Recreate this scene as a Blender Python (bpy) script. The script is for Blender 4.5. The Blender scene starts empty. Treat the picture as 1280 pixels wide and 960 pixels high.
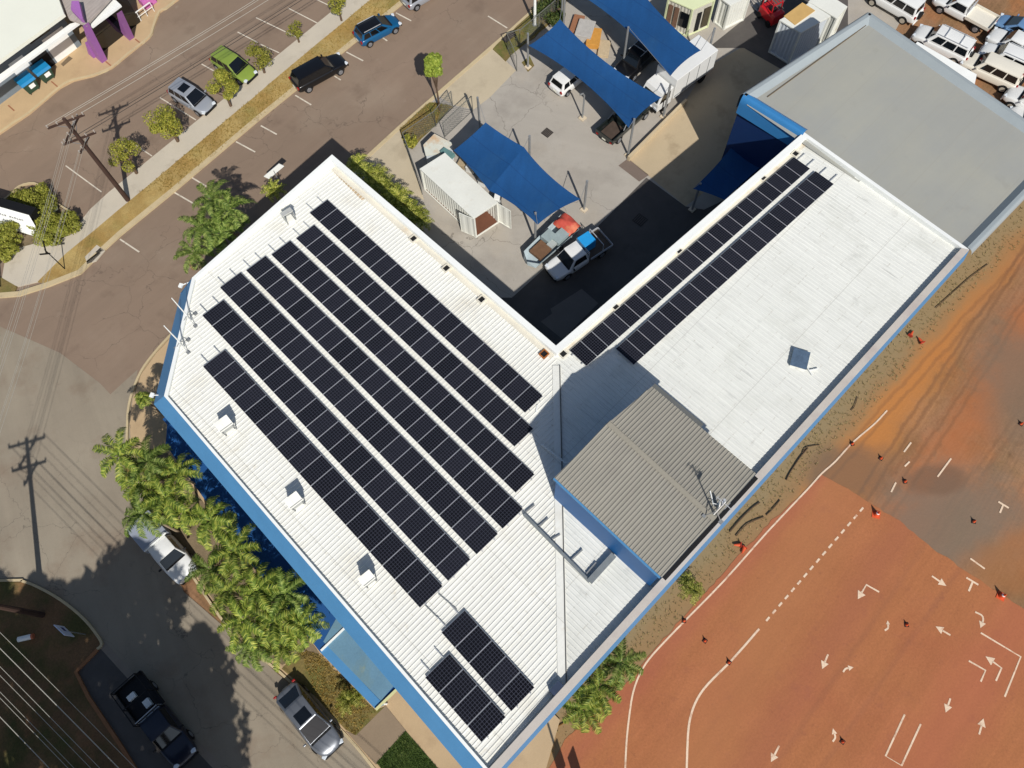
import bpy, bmesh, math, random
from mathutils import Vector, Matrix, Euler
from mathutils.geometry import tessellate_polygon
random.seed(7)
S = bpy.context.scene
COL = S.collection
R = math.radians
# ------------------------------------------------------------------ camera
FPX = 1011.1
CAM = Vector((-13.325, -31.577, 53.957))
RX = Vector((0.6983435668206979, -0.7154624365660864, -0.020730763205058275))
RY = Vector((-0.6694556585437188, -0.6426408491472165, -0.37261507485389134))
RZ = Vector((0.25326965408665125, 0.27409166508718075, -0.9277544079380947))
cam_d = bpy.data.cameras.new('camera'); cam = bpy.data.objects.new('camera', cam_d); COL.objects.link(cam)
cam_d.sensor_width = 36; cam_d.lens = 36*FPX/1280; cam_d.clip_end = 2000; cam_d.clip_start = .5
mw = Matrix((RX, -RY, -RZ)).transposed().to_4x4(); mw.translation = CAM
cam.matrix_world = mw; S.camera = cam

def at(px, py, z=0.0):
    """world point at height z seen at this place of the photograph"""
    d = RX*((px-640)/FPX) + RY*((py-480)/FPX) + RZ
    return CAM + d*((z-CAM.z)/d.z)

# ------------------------------------------------------------------ light
SUN_AZ, SUN_EL = 62.0, 44.5     # direction the shadows fall, height of the sun
w = bpy.data.worlds.new('World'); S.world = w; w.use_nodes = True
nt = w.node_tree; bg = nt.nodes['Background']
sky = nt.nodes.new('ShaderNodeTexSky'); sky.sky_type = 'NISHITA'; sky.sun_disc = False
sky.sun_elevation = R(SUN_EL); sky.sun_rotation = R((90-(SUN_AZ+180)) % 360)
nt.links.new(sky.outputs[0], bg.inputs[0]); bg.inputs[1].default_value = 0.075
ld = bpy.data.lights.new('sun', 'SUN'); ld.energy = 4.35; ld.angle = R(.53); ld.color = (1, .965, .915)
sun = bpy.data.objects.new('sun', ld); COL.objects.link(sun)
ldir = Vector((math.cos(R(SUN_AZ))*math.cos(R(SUN_EL)), math.sin(R(SUN_AZ))*math.cos(R(SUN_EL)), -math.sin(R(SUN_EL))))
sun.rotation_euler = ldir.to_track_quat('-Z', 'Y').to_euler(); sun.location = (0, 0, 80)
S.view_settings.view_transform = 'Standard'; S.view_settings.look = 'None'
S.view_settings.gamma = 1; S.view_settings.exposure = 0.0
S.cycles.max_bounces = 5; S.cycles.use_denoising = True

# ------------------------------------------------------------------ materials
def lin(c):
    return tuple(((v/255)/12.92 if v/255 <= .04045 else ((v/255+.055)/1.055)**2.4) for v in c)
MATS = {}
def mat(name, rgb, rough=.8, var=.12, scale=.6, fine=18, fvar=.06, bump=0.0, spec=.3, metal=0.0,
        blots=(), streak=None, cracks=0, coat=0.0, lines=None, seed=0.0):
    """procedural surface: base colour (sRGB 0-255), broad and fine mottling, blotches of dirt or wear, streaks"""
    if name in MATS: return MATS[name]
    m = bpy.data.materials.new(name); m.use_nodes = True; t = m.node_tree
    b = t.nodes['Principled BSDF']; b.inputs['Roughness'].default_value = rough
    b.inputs['Metallic'].default_value = metal
    b.inputs['Specular IOR Level'].default_value = spec
    if coat: b.inputs['Coat Weight'].default_value = coat; b.inputs['Coat Roughness'].default_value = .08
    L = t.links.new
    tc = t.nodes.new('ShaderNodeTexCoord')
    src = tc.outputs['Object']
    def noise(sc, detail=4, mp=None, rg=.6, sd=0):
        n = t.nodes.new('ShaderNodeTexNoise'); n.inputs['Scale'].default_value = sc
        n.inputs['Detail'].default_value = detail; n.inputs['Roughness'].default_value = rg
        g = t.nodes.new('ShaderNodeMapping'); g.inputs['Location'].default_value = (seed*7.3+sd*11, sd*3.1, 0)
        L(src, g.inputs[0]); o = g.outputs[0]
        if mp:      # turn first, then stretch
            g.inputs['Rotation'].default_value = (0, 0, -mp[0]); g2 = t.nodes.new('ShaderNodeMapping'); g2.inputs['Scale'].default_value = mp[1]
            L(o, g2.inputs[0]); o = g2.outputs[0]
        L(o, n.inputs['Vector']); return n.outputs['Fac']
    def rng(o, a, c, lo, hi):
        r = t.nodes.new('ShaderNodeMapRange'); r.inputs['From Min'].default_value = a; r.inputs['From Max'].default_value = c
        r.inputs['To Min'].default_value = lo; r.inputs['To Max'].default_value = hi; L(o, r.inputs[0]); return r.outputs[0]
    cur = t.nodes.new('ShaderNodeRGB'); cur.outputs[0].default_value = lin(rgb)+(1,); cur = cur.outputs[0]
    def mix(fac, c1, c2, kind='MIX'):
        n = t.nodes.new('ShaderNodeMixRGB'); n.blend_type = kind
        if isinstance(fac, float): n.inputs[0].default_value = fac
        else: L(fac, n.inputs[0])
        L(c1, n.inputs[1])
        if isinstance(c2, tuple): n.inputs[2].default_value = lin(c2)+(1,)
        else: L(c2, n.inputs[2])
        return n.outputs[0]
    k = 0
    for bl in blots:      # (rgb, scale, lo, hi, strength[, mapping])
        k += 1
        f = rng(noise(bl[1], 6, bl[5] if len(bl) > 5 else None, .62, k), bl[2], bl[3], 0, bl[4])
        cur = mix(f, cur, bl[0])
    if streak:            # (rotation, scale xyz, amount)
        f = rng(noise(1.0, 5, (streak[0], streak[1]), .6, 9), .3, .7, 1-streak[2], 1+streak[2])
        cur = mix(1.0, cur, f, 'MULTIPLY')
    if var:
        f = rng(noise(scale, 6, None, .65, 5), .28, .72, 1-var, 1+var); cur = mix(1.0, cur, f, 'MULTIPLY')
    if fvar:
        f = rng(noise(fine, 3, None, .7, 6), .25, .75, 1-fvar, 1+fvar); cur = mix(1.0, cur, f, 'MULTIPLY')
    if cracks:            # thin dark cracks where a broad mask allows them
        v = t.nodes.new('ShaderNodeTexVoronoi'); v.feature = 'DISTANCE_TO_EDGE'; v.inputs['Scale'].default_value = cracks
        nn = t.nodes.new('ShaderNodeTexNoise'); nn.inputs['Scale'].default_value = 1.3; nn.inputs['Detail'].default_value = 6; L(src, nn.inputs['Vector'])
        va = t.nodes.new('ShaderNodeVectorMath'); va.operation = 'ADD'; L(src, va.inputs[0]); L(nn.outputs['Color'], va.inputs[1]); L(va.outputs[0], v.inputs['Vector'])
        f = rng(v.outputs['Distance'], .002, .007, .42, 0); f2 = rng(noise(.14, 3, None, .5, 12), .45, .58, 0, 1)
        mm = t.nodes.new('ShaderNodeMath'); mm.operation = 'MULTIPLY'; L(f, mm.inputs[0]); L(f2, mm.inputs[1]); cur = mix(mm.outputs[0], cur, (62, 56, 52))
    if lines:             # function(t, tc, cur) -> colour socket
        cur = lines(t, tc, cur, mix)
    L(cur, b.inputs['Base Color'])
    if bump:
        bm_ = t.nodes.new('ShaderNodeBump'); bm_.inputs['Strength'].default_value = bump; bm_.inputs['Distance'].default_value = .03
        L(noise(fine, 5, None, .7, 8), bm_.inputs['Height']); L(bm_.outputs[0], b.inputs['Normal'])
    MATS[name] = m; return m

def glassy(name, rgb, rough=.06):
    if name in MATS: return MATS[name]
    m = bpy.data.materials.new(name); m.use_nodes = True; b = m.node_tree.nodes['Principled BSDF']
    b.inputs['Base Color'].default_value = lin(rgb)+(1,); b.inputs['Roughness'].default_value = rough
    b.inputs['Specular IOR Level'].default_value = .6; b.inputs['Coat Weight'].default_value = .4
    MATS[name] = m; return m

# ------------------------------------------------------------------ mesh helpers
class MB:
    def __init__(s): s.v = []; s.f = []
    def add(s, vs, fs):
        o = len(s.v); s.v += [tuple(v) for v in vs]; s.f += [tuple(i+o for i in f) for f in fs]; return s
    def box(s, c, d, rz=0.0, M=None):
        x, y, z = (d[0]/2, d[1]/2, d[2]/2)
        T = M or (Matrix.Translation(Vector(c)) @ Matrix.Rotation(rz, 4, 'Z'))
        if M is not None: T = M @ Matrix.Translation(Vector(c))
        vs = [T @ Vector((a*x, b*y, e*z)) for a in (-1, 1) for b in (-1, 1) for e in (-1, 1)]
        s.add(vs, [(0, 1, 3, 2), (4, 6, 7, 5), (0, 4, 5, 1), (2, 3, 7, 6), (0, 2, 6, 4), (1, 5, 7, 3)]); return s
    def bar(s, a, b, wd, h=None, up=(0, 0, 1)):
        a = Vector(a); b = Vector(b); h = h or wd; d = b-a; L = d.length
        if L < 1e-6: return s
        d.normalize(); u = Vector(up)
        if abs(d.dot(u)) > .98: u = Vector((1, 0, 0))
        sx = d.cross(u).normalized(); uu = sx.cross(d)
        vs = [p + sx*i*wd/2 + uu*j*h/2 for p in (a, b) for i in (-1, 1) for j in (-1, 1)]
        s.add(vs, [(0, 1, 3, 2), (4, 6, 7, 5), (0, 4, 5, 1), (2, 3, 7, 6), (0, 2, 6, 4), (1, 5, 7, 3)]); return s
    def tube(s, pts, rs, n=8, caps=True):
        pts = [Vector(p) for p in pts]
        if not isinstance(rs, (list, tuple)): rs = [rs]*len(pts)
        o = len(s.v); k = len(pts)
        for i, p in enumerate(pts):
            d = (pts[min(i+1, k-1)]-pts[max(i-1, 0)]).normalized()
            u = Vector((0, 0, 1)) if abs(d.z) < .9 else Vector((1, 0, 0))
            a = d.cross(u).normalized(); b = d.cross(a)
            for j in range(n):
                t = 2*math.pi*j/n; s.v.append(tuple(p + (a*math.cos(t)+b*math.sin(t))*rs[i]))
        for i in range(k-1):
            for j in range(n):
                j2 = (j+1) % n; s.f.append((o+i*n+j, o+i*n+j2, o+(i+1)*n+j2, o+(i+1)*n+j))
        if caps:
            s.f.append(tuple(o+j for j in reversed(range(n)))); s.f.append(tuple(o+(k-1)*n+j for j in range(n)))
        return s
    def poly(s, pts, thick=0.0, down=True):
        """flat or sloping polygon (3-D points), with thickness downward when given"""
        pts = [Vector(p) for p in pts]; o = len(s.v); n = len(pts)
        tris = tessellate_polygon([pts])
        s.v += [tuple(p) for p in pts]
        for t in tris:
            a, b, c = [pts[i] for i in t]
            if (b-a).cross(c-a).z < 0: t = (t[0], t[2], t[1])
            s.f.append(tuple(o+i for i in t))
        if thick:
            s.v += [(p.x, p.y, p.z-thick) for p in pts]
            for t in tris:
                a, b, c = [pts[i] for i in t]
                if (b-a).cross(c-a).z > 0: t = (t[0], t[2], t[1])
                s.f.append(tuple(o+n+i for i in t))
            area = sum(pts[i].x*pts[(i+1) % n].y-pts[(i+1) % n].x*pts[i].y for i in range(n))
            for i in range(n):
                j = (i+1) % n
                s.f.append((o+i, o+n+i, o+n+j, o+j) if area > 0 else (o+j, o+n+j, o+n+i, o+i))
        return s
    def quad(s, a, b, c, d): s.add([a, b, c, d], [(0, 1, 2, 3)]); return s
    def build(s, name, m, parent=None, smooth=False, mods=None):
        me = bpy.data.meshes.new(name); me.from_pydata(s.v, [], s.f); me.update()
        if m is not None: me.materials.append(m)
        if smooth: me.polygons.foreach_set('use_smooth', [True]*len(me.polygons))
        o = bpy.data.objects.new(name, me); COL.objects.link(o)
        if parent is not None: o.parent = parent
        if mods:
            md = o.modifiers.new('bevel', 'BEVEL'); md.width = mods; md.segments = 2; md.limit_method = 'ANGLE'
        return o

def tag(o, label=None, cat=None, group=None, kind=None):
    if label: o['label'] = label
    if cat: o['category'] = cat
    if group: o['group'] = group
    if kind: o['kind'] = kind
    return o
def empty(name, loc, rz=0.0, label=None, cat=None, group=None):
    o = bpy.data.objects.new(name, None); COL.objects.link(o); o.location = loc; o.rotation_euler = (0, 0, rz)
    o.empty_display_size = .3
    return tag(o, label, cat, group)
def copy_tree(o, parent=None):
    c = o.copy(); COL.objects.link(c)
    if parent is not None: c.parent = parent
    for ch in list(o.children): copy_tree(ch, c)
    return c
def struct(name, mb, m, **k):
    return tag(mb.build(name, m, **k), kind='structure')

ORD = ['', 'first', 'second', 'third', 'fourth', 'fifth', 'sixth', 'seventh', 'eighth', 'ninth', 'tenth', 'eleventh', 'twelfth',
       'thirteenth', 'fourteenth', 'fifteenth', 'sixteenth', 'seventeenth', 'eighteenth', 'nineteenth', 'twentieth',
       'twenty-first', 'twenty-second', 'twenty-third']

def jag(pts, step=1.2, amp=.18, closed=True, rnd=random.Random(3)):
    """subdivide an outline (world points) and roughen it"""
    out = []; n = len(pts)
    for i in range(n if closed else n-1):
        a = pts[i]; b = pts[(i+1) % n]; L = (b-a).length; k = max(1, int(L/step))
        for j in range(k):
            p = a.lerp(b, j/k)
            if k > 1: p = p + Vector((rnd.uniform(-amp, amp), rnd.uniform(-amp, amp), 0))
            out.append(p)
    if not closed: out.append(pts[-1])
    return out
def smooth_line(pts, k=6):
    """Catmull-Rom through the points"""
    P = [pts[0]]+list(pts)+[pts[-1]]; out = []
    for i in range(1, len(P)-2):
        for j in range(k):
            t = j/k; a, b, c, d = P[i-1], P[i], P[i+1], P[i+2]
            out.append(.5*((2*b)+(c-a)*t+(2*a-5*b+4*c-d)*t*t+(3*b-a-3*c+d)*t*t*t))
    out.append(pts[-1]); return out
def strip(pts, wd, z0=None):
    """flat band along a line of world points"""
    mb = MB(); n = len(pts); L = []; Rr = []
    for i, p in enumerate(pts):
        d = (pts[min(i+1, n-1)]-pts[max(i-1, 0)]); d.z = 0; d.normalize(); s = Vector((-d.y, d.x, 0))*wd/2
        L.append(p+s); Rr.append(p-s)
    vs = []
    for a, b in zip(L, Rr): vs += [a, b]
    mb.add(vs, [(2*i, 2*i+1, 2*i+3, 2*i+2) for i in range(n-1)])
    mb.f = [f if (Vector(mb.v[f[1]])-Vector(mb.v[f[0]])).cross(Vector(mb.v[f[2]])-Vector(mb.v[f[0]])).z > 0 else f[::-1] for f in mb.f]
    return mb
def kerb(pts, wd=.16, z1=.14, z0=0.0):
    mb = MB(); n = len(pts); ring = []
    for i, p in enumerate(pts):
        d = (pts[min(i+1, n-1)]-pts[max(i-1, 0)]); d.z = 0; d.normalize(); s = Vector((-d.y, d.x, 0))*wd/2
        ring.append([p+s+Vector((0, 0, z0-p.z)), p+s+Vector((0, 0, z1-p.z)), p-s+Vector((0, 0, z1-p.z)), p-s+Vector((0, 0, z0-p.z))])
    o = 0
    for r in ring: mb.v += [tuple(q) for q in r]
    for i in range(n-1):
        for j in range(3): mb.f.append((4*i+j, 4*i+j+1, 4*i+4+j+1, 4*i+4+j))
    mb.f.append((0, 1, 2, 3)); k = 4*(n-1); mb.f.append((k+3, k+2, k+1, k))
    return mb
def P(lst, z=0.0): return [at(a, b, z) for a, b in lst]
# ------------------------------------------------------------------ the ground
AX = math.atan2(.05, 1)          # the street runs along world x
def ground_lines(t, tc, cur, mix):
    """orange haul track and dry grass strip of the bare lot, as bands with ragged edges"""
    L = t.links.new
    sep = t.nodes.new('ShaderNodeSeparateXYZ'); L(tc.outputs['Object'], sep.inputs[0])
    nz = t.nodes.new('ShaderNodeTexNoise'); nz.inputs['Scale'].default_value = .35; nz.inputs['Detail'].default_value = 8
    nz.inputs['Roughness'].default_value = .7; L(tc.outputs['Object'], nz.inputs['Vector'])
    def band(p, q, wd, soft, col, st, amp=3.0):
        nonlocal cur
        a = at(*p); b = at(*q); d = (b-a); d.z = 0; d.normalize(); n = Vector((-d.y, d.x))
        m1 = t.nodes.new('ShaderNodeVectorMath'); m1.operation = 'DOT_PRODUCT'; L(tc.outputs['Object'], m1.inputs[0])
        m1.inputs[1].default_value = (n.x, n.y, 0)
        s = t.nodes.new('ShaderNodeMath'); s.operation = 'SUBTRACT'; L(m1.outputs['Value'], s.inputs[0]); s.inputs[1].default_value = n.x*a.x+n.y*a.y
        j = t.nodes.new('ShaderNodeMath'); j.operation = 'MULTIPLY_ADD'; L(nz.outputs['Fac'], j.inputs[0]); j.inputs[1].default_value = amp
        L(s.outputs[0], j.inputs[2])
        j2 = t.nodes.new('ShaderNodeMath'); j2.operation = 'SUBTRACT'; L(j.outputs[0], j2.inputs[0]); j2.inputs[1].default_value = amp*.5
        ab = t.nodes.new('ShaderNodeMath'); ab.operation = 'ABSOLUTE'; L(j2.outputs[0], ab.inputs[0])
        r = t.nodes.new('ShaderNodeMapRange'); r.interpolation_type = 'SMOOTHSTEP'
        r.inputs['From Min'].default_value = wd-soft; r.inputs['From Max'].default_value = wd+soft
        r.inputs['To Min'].default_value = st; r.inputs['To Max'].default_value = 0; L(ab.outputs[0], r.inputs[0])
        cur = mix(r.outputs[0], cur, col)
    band((1215, 345), (1075, 560), 1.9, 1.3, (184, 120, 62), .92)
    band((1290, 400), (1190, 560), 1.6, 1.6, (172, 104, 62), .75, 4)
    band((1275, 255), (650, 965), 1.5, .9, (142, 124, 90), .92, 2.0)
    band((1230, 345), (700, 925), .6, .7, (150, 112, 72), .5, 2.5)
    def blob(px, rx, ry, rot, col, st, soft=.35, amp=.9):
        nonlocal cur
        a = at(*px); mp = t.nodes.new('ShaderNodeMapping'); mp.vector_type = 'TEXTURE'
        mp.inputs['Location'].default_value = (a.x, a.y, 0); mp.inputs['Rotation'].default_value = (0, 0, R(rot)); mp.inputs['Scale'].default_value = (rx, ry, 1000)
        L(tc.outputs['Object'], mp.inputs[0]); ln = t.nodes.new('ShaderNodeVectorMath'); ln.operation = 'LENGTH'; L(mp.outputs[0], ln.inputs[0])
        j = t.nodes.new('ShaderNodeMath'); j.operation = 'MULTIPLY_ADD'; L(nz.outputs['Fac'], j.inputs[0]); j.inputs[1].default_value = amp; L(ln.outputs['Value'], j.inputs[2])
        r = t.nodes.new('ShaderNodeMapRange'); r.interpolation_type = 'SMOOTHSTEP'
        r.inputs['From Min'].default_value = 1+amp*.5-soft; r.inputs['From Max'].default_value = 1+amp*.5+soft
        r.inputs['To Min'].default_value = st; r.inputs['To Max'].default_value = 0; L(j.outputs[0], r.inputs[0]); cur = mix(r.outputs[0], cur, col)
    for (p, q, st) in (((1230, 400), (1120, 570), .5), ((1222, 396), (1108, 566), .5), ((1260, 420), (1180, 545), .4), ((1252, 415), (1168, 540), .4), ((1280, 330), (1100, 530), .35), ((1273, 322), (1092, 522), .35), ((1240, 560), (1150, 680), .3), ((1248, 566), (1160, 684), .3)):
        band(p, q, .11, .09, (118, 82, 56), st, .9)
    blob((1190, 650), 5.2, 3.4, -30, (122, 106, 90), .8, .5, 1.3); blob((1300, 500), 6, 3.6, 60, (120, 102, 84), .75, .5, 1.3); blob((1062, 590), 3.0, 1.9, -35, (112, 90, 72), .7, .5, 1.3)
    blob((1290, 700), 5, 2.0, -30, (158, 104, 62), .6); blob((1170, 600), 2.2, 1.0, -40, (112, 84, 64), .6)
    return cur
M_dirt = mat('dirt', (146, 110, 80), .95, .16, .25, 6, .16, .6,
             blots=[((122, 96, 64), .22, .45, .6, .7), ((172, 108, 62), .16, .52, .66, .6), ((104, 74, 50), .8, .55, .7, .5), ((92, 70, 54), 3.2, .6, .72, .5), ((190, 150, 112), 4.5, .66, .76, .4)],
             streak=(math.atan2(at(1215, 345).y-at(1075, 560).y, at(1215, 345).x-at(1075, 560).x), (.12, 5.5, 1), .13), lines=ground_lines)
g = MB(); g.quad((-420, -420, -.03), (420, -420, -.03), (420, 420, -.03), (-420, 420, -.03))
struct('ground', g, M_dirt)

M_road = mat('road_asphalt', (134, 115, 98), .9, .07, .12, 22, .07, .35,
             blots=[((150, 134, 116), .1, .5, .72, .6), ((110, 92, 78), .35, .56, .72, .5), ((98, 88, 80), 1.7, .66, .76, .4), ((160, 146, 128), .6, .66, .78, .5)],
             streak=(.03, (.05, .9, 1), .05), cracks=.28)
M_street = mat('street_asphalt', (142, 131, 114), .92, .08, .15, 20, .09, .35,
             blots=[((154, 144, 126), .13, .45, .68, .6), ((122, 102, 84), .22, .52, .7, .65), ((100, 92, 84), 1.1, .62, .78, .4)],
             streak=(math.atan2(at(100, 300).y-at(250, 850).y, at(100, 300).x-at(250, 850).x), (.06, 1.1, 1), .06), cracks=.35)
M_conc = mat('concrete_path', (190, 180, 162), .9, .07, .3, 14, .05, .2, blots=[((150, 138, 120), .7, .58, .74, .45), ((196, 184, 164), .25, .5, .7, .4)])
M_kerb = mat('kerb_concrete', (190, 172, 136), .9, .08, 1.1, 14, .05, .2, blots=[((140, 122, 98), 1.4, .58, .72, .5)])
M_sand = mat('sandy_paving', (186, 160, 124), .92, .07, .35, 20, .06, .25, blots=[((156, 130, 100), .5, .55, .74, .5)])
M_grassdry = mat('dry_grass', (170, 146, 92), .95, .16, .5, 10, .22, .6, blots=[((150, 118, 62), .35, .42, .6, .7), ((122, 116, 60), .28, .55, .7, .7), ((178, 150, 92), .9, .55, .7, .5)])
M_lawn = mat('green_lawn', (64, 82, 34), .95, .2, .8, 9, .3, .6, blots=[((92, 96, 48), .6, .55, .7, .5)])
M_verge = mat('worn_verge', (120, 104, 62), .95, .2, .7, 9, .25, .6, blots=[((92, 98, 44), .45, .45, .62, .8), ((140, 108, 72), .6, .55, .7, .7)])
M_paint = mat('road_paint', (206, 196, 178), .75, .14, 1.5, 12, .14, blots=[((140, 124, 108), 2.4, .54, .7, .7)])
M_patch = mat('dark_asphalt', (84, 80, 76), .9, .1, .3, 20, .08, .3, blots=[((104, 98, 92), .2, .45, .66, .6), ((60, 56, 54), .6, .6, .74, .5)])
M_yard = mat('yard_concrete', (168, 161, 150), .9, .06, .16, 12, .05, .2,
             blots=[((138, 131, 122), .3, .5, .72, .55), ((172, 160, 142), .18, .52, .7, .5), ((112, 104, 96), 1.3, .66, .78, .4)],
             streak=(R(-60), (.1, .8, 1), .04), cracks=.22)
M_apron = mat('driveway_concrete', (186, 172, 146), .9, .06, .3, 12, .05, .2, blots=[((160, 146, 124), .4, .52, .7, .6)])
def court_lines(t, tc, cur, mix):
    L = t.links.new
    nz = t.nodes.new('ShaderNodeTexNoise'); nz.inputs['Scale'].default_value = .5; nz.inputs['Detail'].default_value = 8; nz.inputs['Roughness'].default_value = .72; L(tc.outputs['Object'], nz.inputs['Vector'])
    for p, q, wd, soft, col, st in (((1045, 615), (870, 965), 1.7, 1.6, (170, 114, 74), .4), ((1110, 690), (960, 930), .8, 1.2, (152, 88, 70), .3), ((980, 640), (790, 860), .5, .8, (164, 92, 72), .4), ((1260, 800), (1120, 1000), 1.6, 1.6, (170, 98, 72), .5), ((1180, 740), (1000, 1000), .12, .2, (118, 78, 64), .16), ((1130, 720), (940, 1000), .1, .2, (118, 78, 64), .14)):
        a = at(*p); b = at(*q); d = (b-a); d.z = 0; d.normalize(); n = Vector((-d.y, d.x))
        m1 = t.nodes.new('ShaderNodeVectorMath'); m1.operation = 'DOT_PRODUCT'; L(tc.outputs['Object'], m1.inputs[0]); m1.inputs[1].default_value = (n.x, n.y, 0)
        j = t.nodes.new('ShaderNodeMath'); j.operation = 'MULTIPLY_ADD'; L(nz.outputs['Fac'], j.inputs[0]); j.inputs[1].default_value = min(2.4, wd*2.4); L(m1.outputs['Value'], j.inputs[2])
        s = t.nodes.new('ShaderNodeMath'); s.operation = 'SUBTRACT'; L(j.outputs[0], s.inputs[0]); s.inputs[1].default_value = n.x*a.x+n.y*a.y+min(2.4, wd*2.4)*.5
        ab = t.nodes.new('ShaderNodeMath'); ab.operation = 'ABSOLUTE'; L(s.outputs[0], ab.inputs[0])
        r = t.nodes.new('ShaderNodeMapRange'); r.interpolation_type = 'SMOOTHSTEP'; r.inputs['From Min'].default_value = max(0, wd-soft); r.inputs['From Max'].default_value = wd+soft
        r.inputs['To Min'].default_value = st; r.inputs['To Max'].default_value = 0; L(ab.outputs[0], r.inputs[0]); cur = mix(r.outputs[0], cur, col)
    return cur
M_court = mat('red_court', (165, 105, 67), .95, .06, .25, 7, .12, .4, lines=court_lines,
              blots=[((156, 90, 62), .12, .48, .7, .5), ((174, 110, 74), .2, .52, .7, .45), ((140, 86, 66), .7, .58, .72, .4), ((118, 74, 58), 2.6, .62, .74, .45), ((186, 124, 92), 3.4, .64, .76, .4), ((108, 70, 58), 6.0, .64, .72, .45)],
              streak=(math.atan2(at(1180, 740).y-at(1000, 1000).y, at(1180, 740).x-at(1000, 1000).x), (.1, 1.6, 1), .06))
M_greypad = mat('grey_pad', (116, 94, 76), .93, .08, .3, 16, .08, .3, blots=[((136, 104, 74), .25, .5, .68, .6), ((100, 84, 72), .6, .55, .7, .5), ((160, 108, 62), .3, .62, .72, .5)])
M_pad2 = mat('brown_pad', (118, 86, 62), .93, .1, .4, 16, .08, .3, blots=[((150, 100, 60), .4, .48, .66, .6), ((98, 72, 58), .7, .55, .7, .5)])
M_soil = mat('garden_soil', (126, 110, 86), .95, .18, .8, 10, .2, .5, blots=[((84, 78, 44), .6, .5, .66, .6)])
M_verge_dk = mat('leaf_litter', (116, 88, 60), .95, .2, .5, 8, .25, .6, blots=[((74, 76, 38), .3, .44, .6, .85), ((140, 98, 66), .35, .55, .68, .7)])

def region(name, px, z, m, thick=0.0, jit=0.0, step=1.0):
    pts = P(px, z)
    if jit: pts = jag(pts, step, jit, rnd=random.Random(len(px)))
    return struct(name, MB().poly(pts, thick), m)

region('road', [(-500, -350), (800, -350), (668, 8), (640, 37), (502, 157), (440, 214), (330, 330), (240, 395), (215, 420), (177, 467),
       (162, 530), (170, 600), (230, 740), (345, 840), (432, 915), (470, 960), (700, 1300), (-450, 1400)], 0.0, M_road)
region('side_street', [(-500, 180), (0, 408), (75, 441), (125, 479), (138, 493), (152, 480), (172, 462), (170, 480), (162, 530), (170, 600), (230, 740),
       (345, 840), (432, 915), (470, 960), (700, 1300), (-450, 1400)], .005, M_street)
NK = [(760, -210), (603, -80), (507, 0), (320, 151), (215, 240), (150, 293), (125, 316), (100, 341), (62, 356), (25, 368), (0, 370), (-70, 366), (-260, 330)]
region('footpath', [(700, -220), (432, 0), (136, 240), (112, 262), (101, 276), (96, 290), (75, 299), (45, 304), (18, 311), (6, 326), (2, 350), (22, 358), (47, 352),
       (82, 317), (120, 286), (175, 240), (462, 0), (730, -220)], .12, M_conc, .12)
region('grass_strip', [(730, -220), (462, 0), (175, 240), (120, 286), (82, 317), (47, 352), (60, 355), (98, 340), (123, 315), (148, 291), (213, 239), (504, 0), (758, -211)], .125, M_grassdry, .12, .05, 2)
region('grass_patch', [(-60, 330), (2, 347), (21, 358), (18, 365), (0, 367), (-70, 363)], .125, M_verge, .12)
struct('kerb', kerb(P(NK), .42, .15), M_kerb)
struct('concrete_pad', MB().poly(P([(106, 321), (121, 306), (131, 313), (120, 326), (109, 330)], .15), .1), M_conc)
region('pavement', [(330, -100), (222, 0), (200, 15), (192, 35), (187, 47), (162, 67), (140, 85), (117, 95), (92, 101), (75, 110), (37, 142), (0, 167), (-120, 262), (-420, 60), (-100, -260), (300, -260)], .12, M_sand, .12)
struct('kerb', kerb(smooth_line(P([(330, -100), (222, 0), (200, 15), (192, 35), (187, 47), (162, 67), (140, 85), (117, 95), (92, 101), (75, 110), (37, 142), (0, 167), (-120, 262)]), 3), .2, .15), M_kerb)
region('garden_bed', [(-60, 300), (8, 250), (25, 235), (44, 232), (56, 240), (70, 256), (97, 272), (94, 284), (80, 296), (45, 303), (18, 310), (5, 325), (-60, 330)], .14, M_soil, .14)
struct('kerb', kerb(smooth_line(P([(-60, 298), (8, 249), (25, 234), (44, 230), (58, 239), (72, 255), (99, 271)]), 3), .14, .17), M_kerb)

# yard and drive
region('yard', [(930, -260), (740, -120), (690, -10), (668, 8), (640, 37), (502, 157), (440, 214), (430, 235), (600, 420), (700, 480), (1010, 240), (1140, 0), (1180, -260)], .006, M_yard)
region('driveway', [(640, 38), (614, 60), (546, 119), (566, 131), (592, 137), (612, 122), (645, 88), (632, 76)], .012, M_apron)
region('driveway', [(502, 158), (462, 192), (446, 207), (500, 238), (530, 250), (512, 190), (504, 172)], .012, M_apron)
region('verge', [(499, 161), (537, 127), (566, 132), (547, 152), (527, 172), (515, 186), (506, 182)], .1, M_verge, .09, .06, .7)
region('verge', [(616, 61), (640, 38), (660, 20), (700, -20), (722, -20), (700, 16), (668, 46), (650, 58), (632, 76)], .1, M_verge, .09, .06, .7)
region('verge', [(662, 70), (668, 82), (660, 90), (652, 78)], .02, M_verge, 0, .06, .7)
struct('kerb', kerb(P([(800, -140), (690, -8), (640, 37), (502, 157), (440, 214)]), .3, .06), M_kerb)
region('yard_asphalt', [(596, 372), (640, 372), (700, 318), (748, 282), (808, 222), (857, 258), (880, 262), (1010, 200), (700, 470)], .012, M_patch)
region('concrete_slab', [(727, 361), (748, 379), (703, 424), (676, 402), (690, 392), (688, 386)], .016, mat('slab_grey', (120, 112, 104), .9, .1, .6))
region('trench_patch', [(773, 207), (785, 198), (811, 219), (799, 227)], .012, mat('patch_asphalt', (118, 104, 94), .9, .08, .6))
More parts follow.
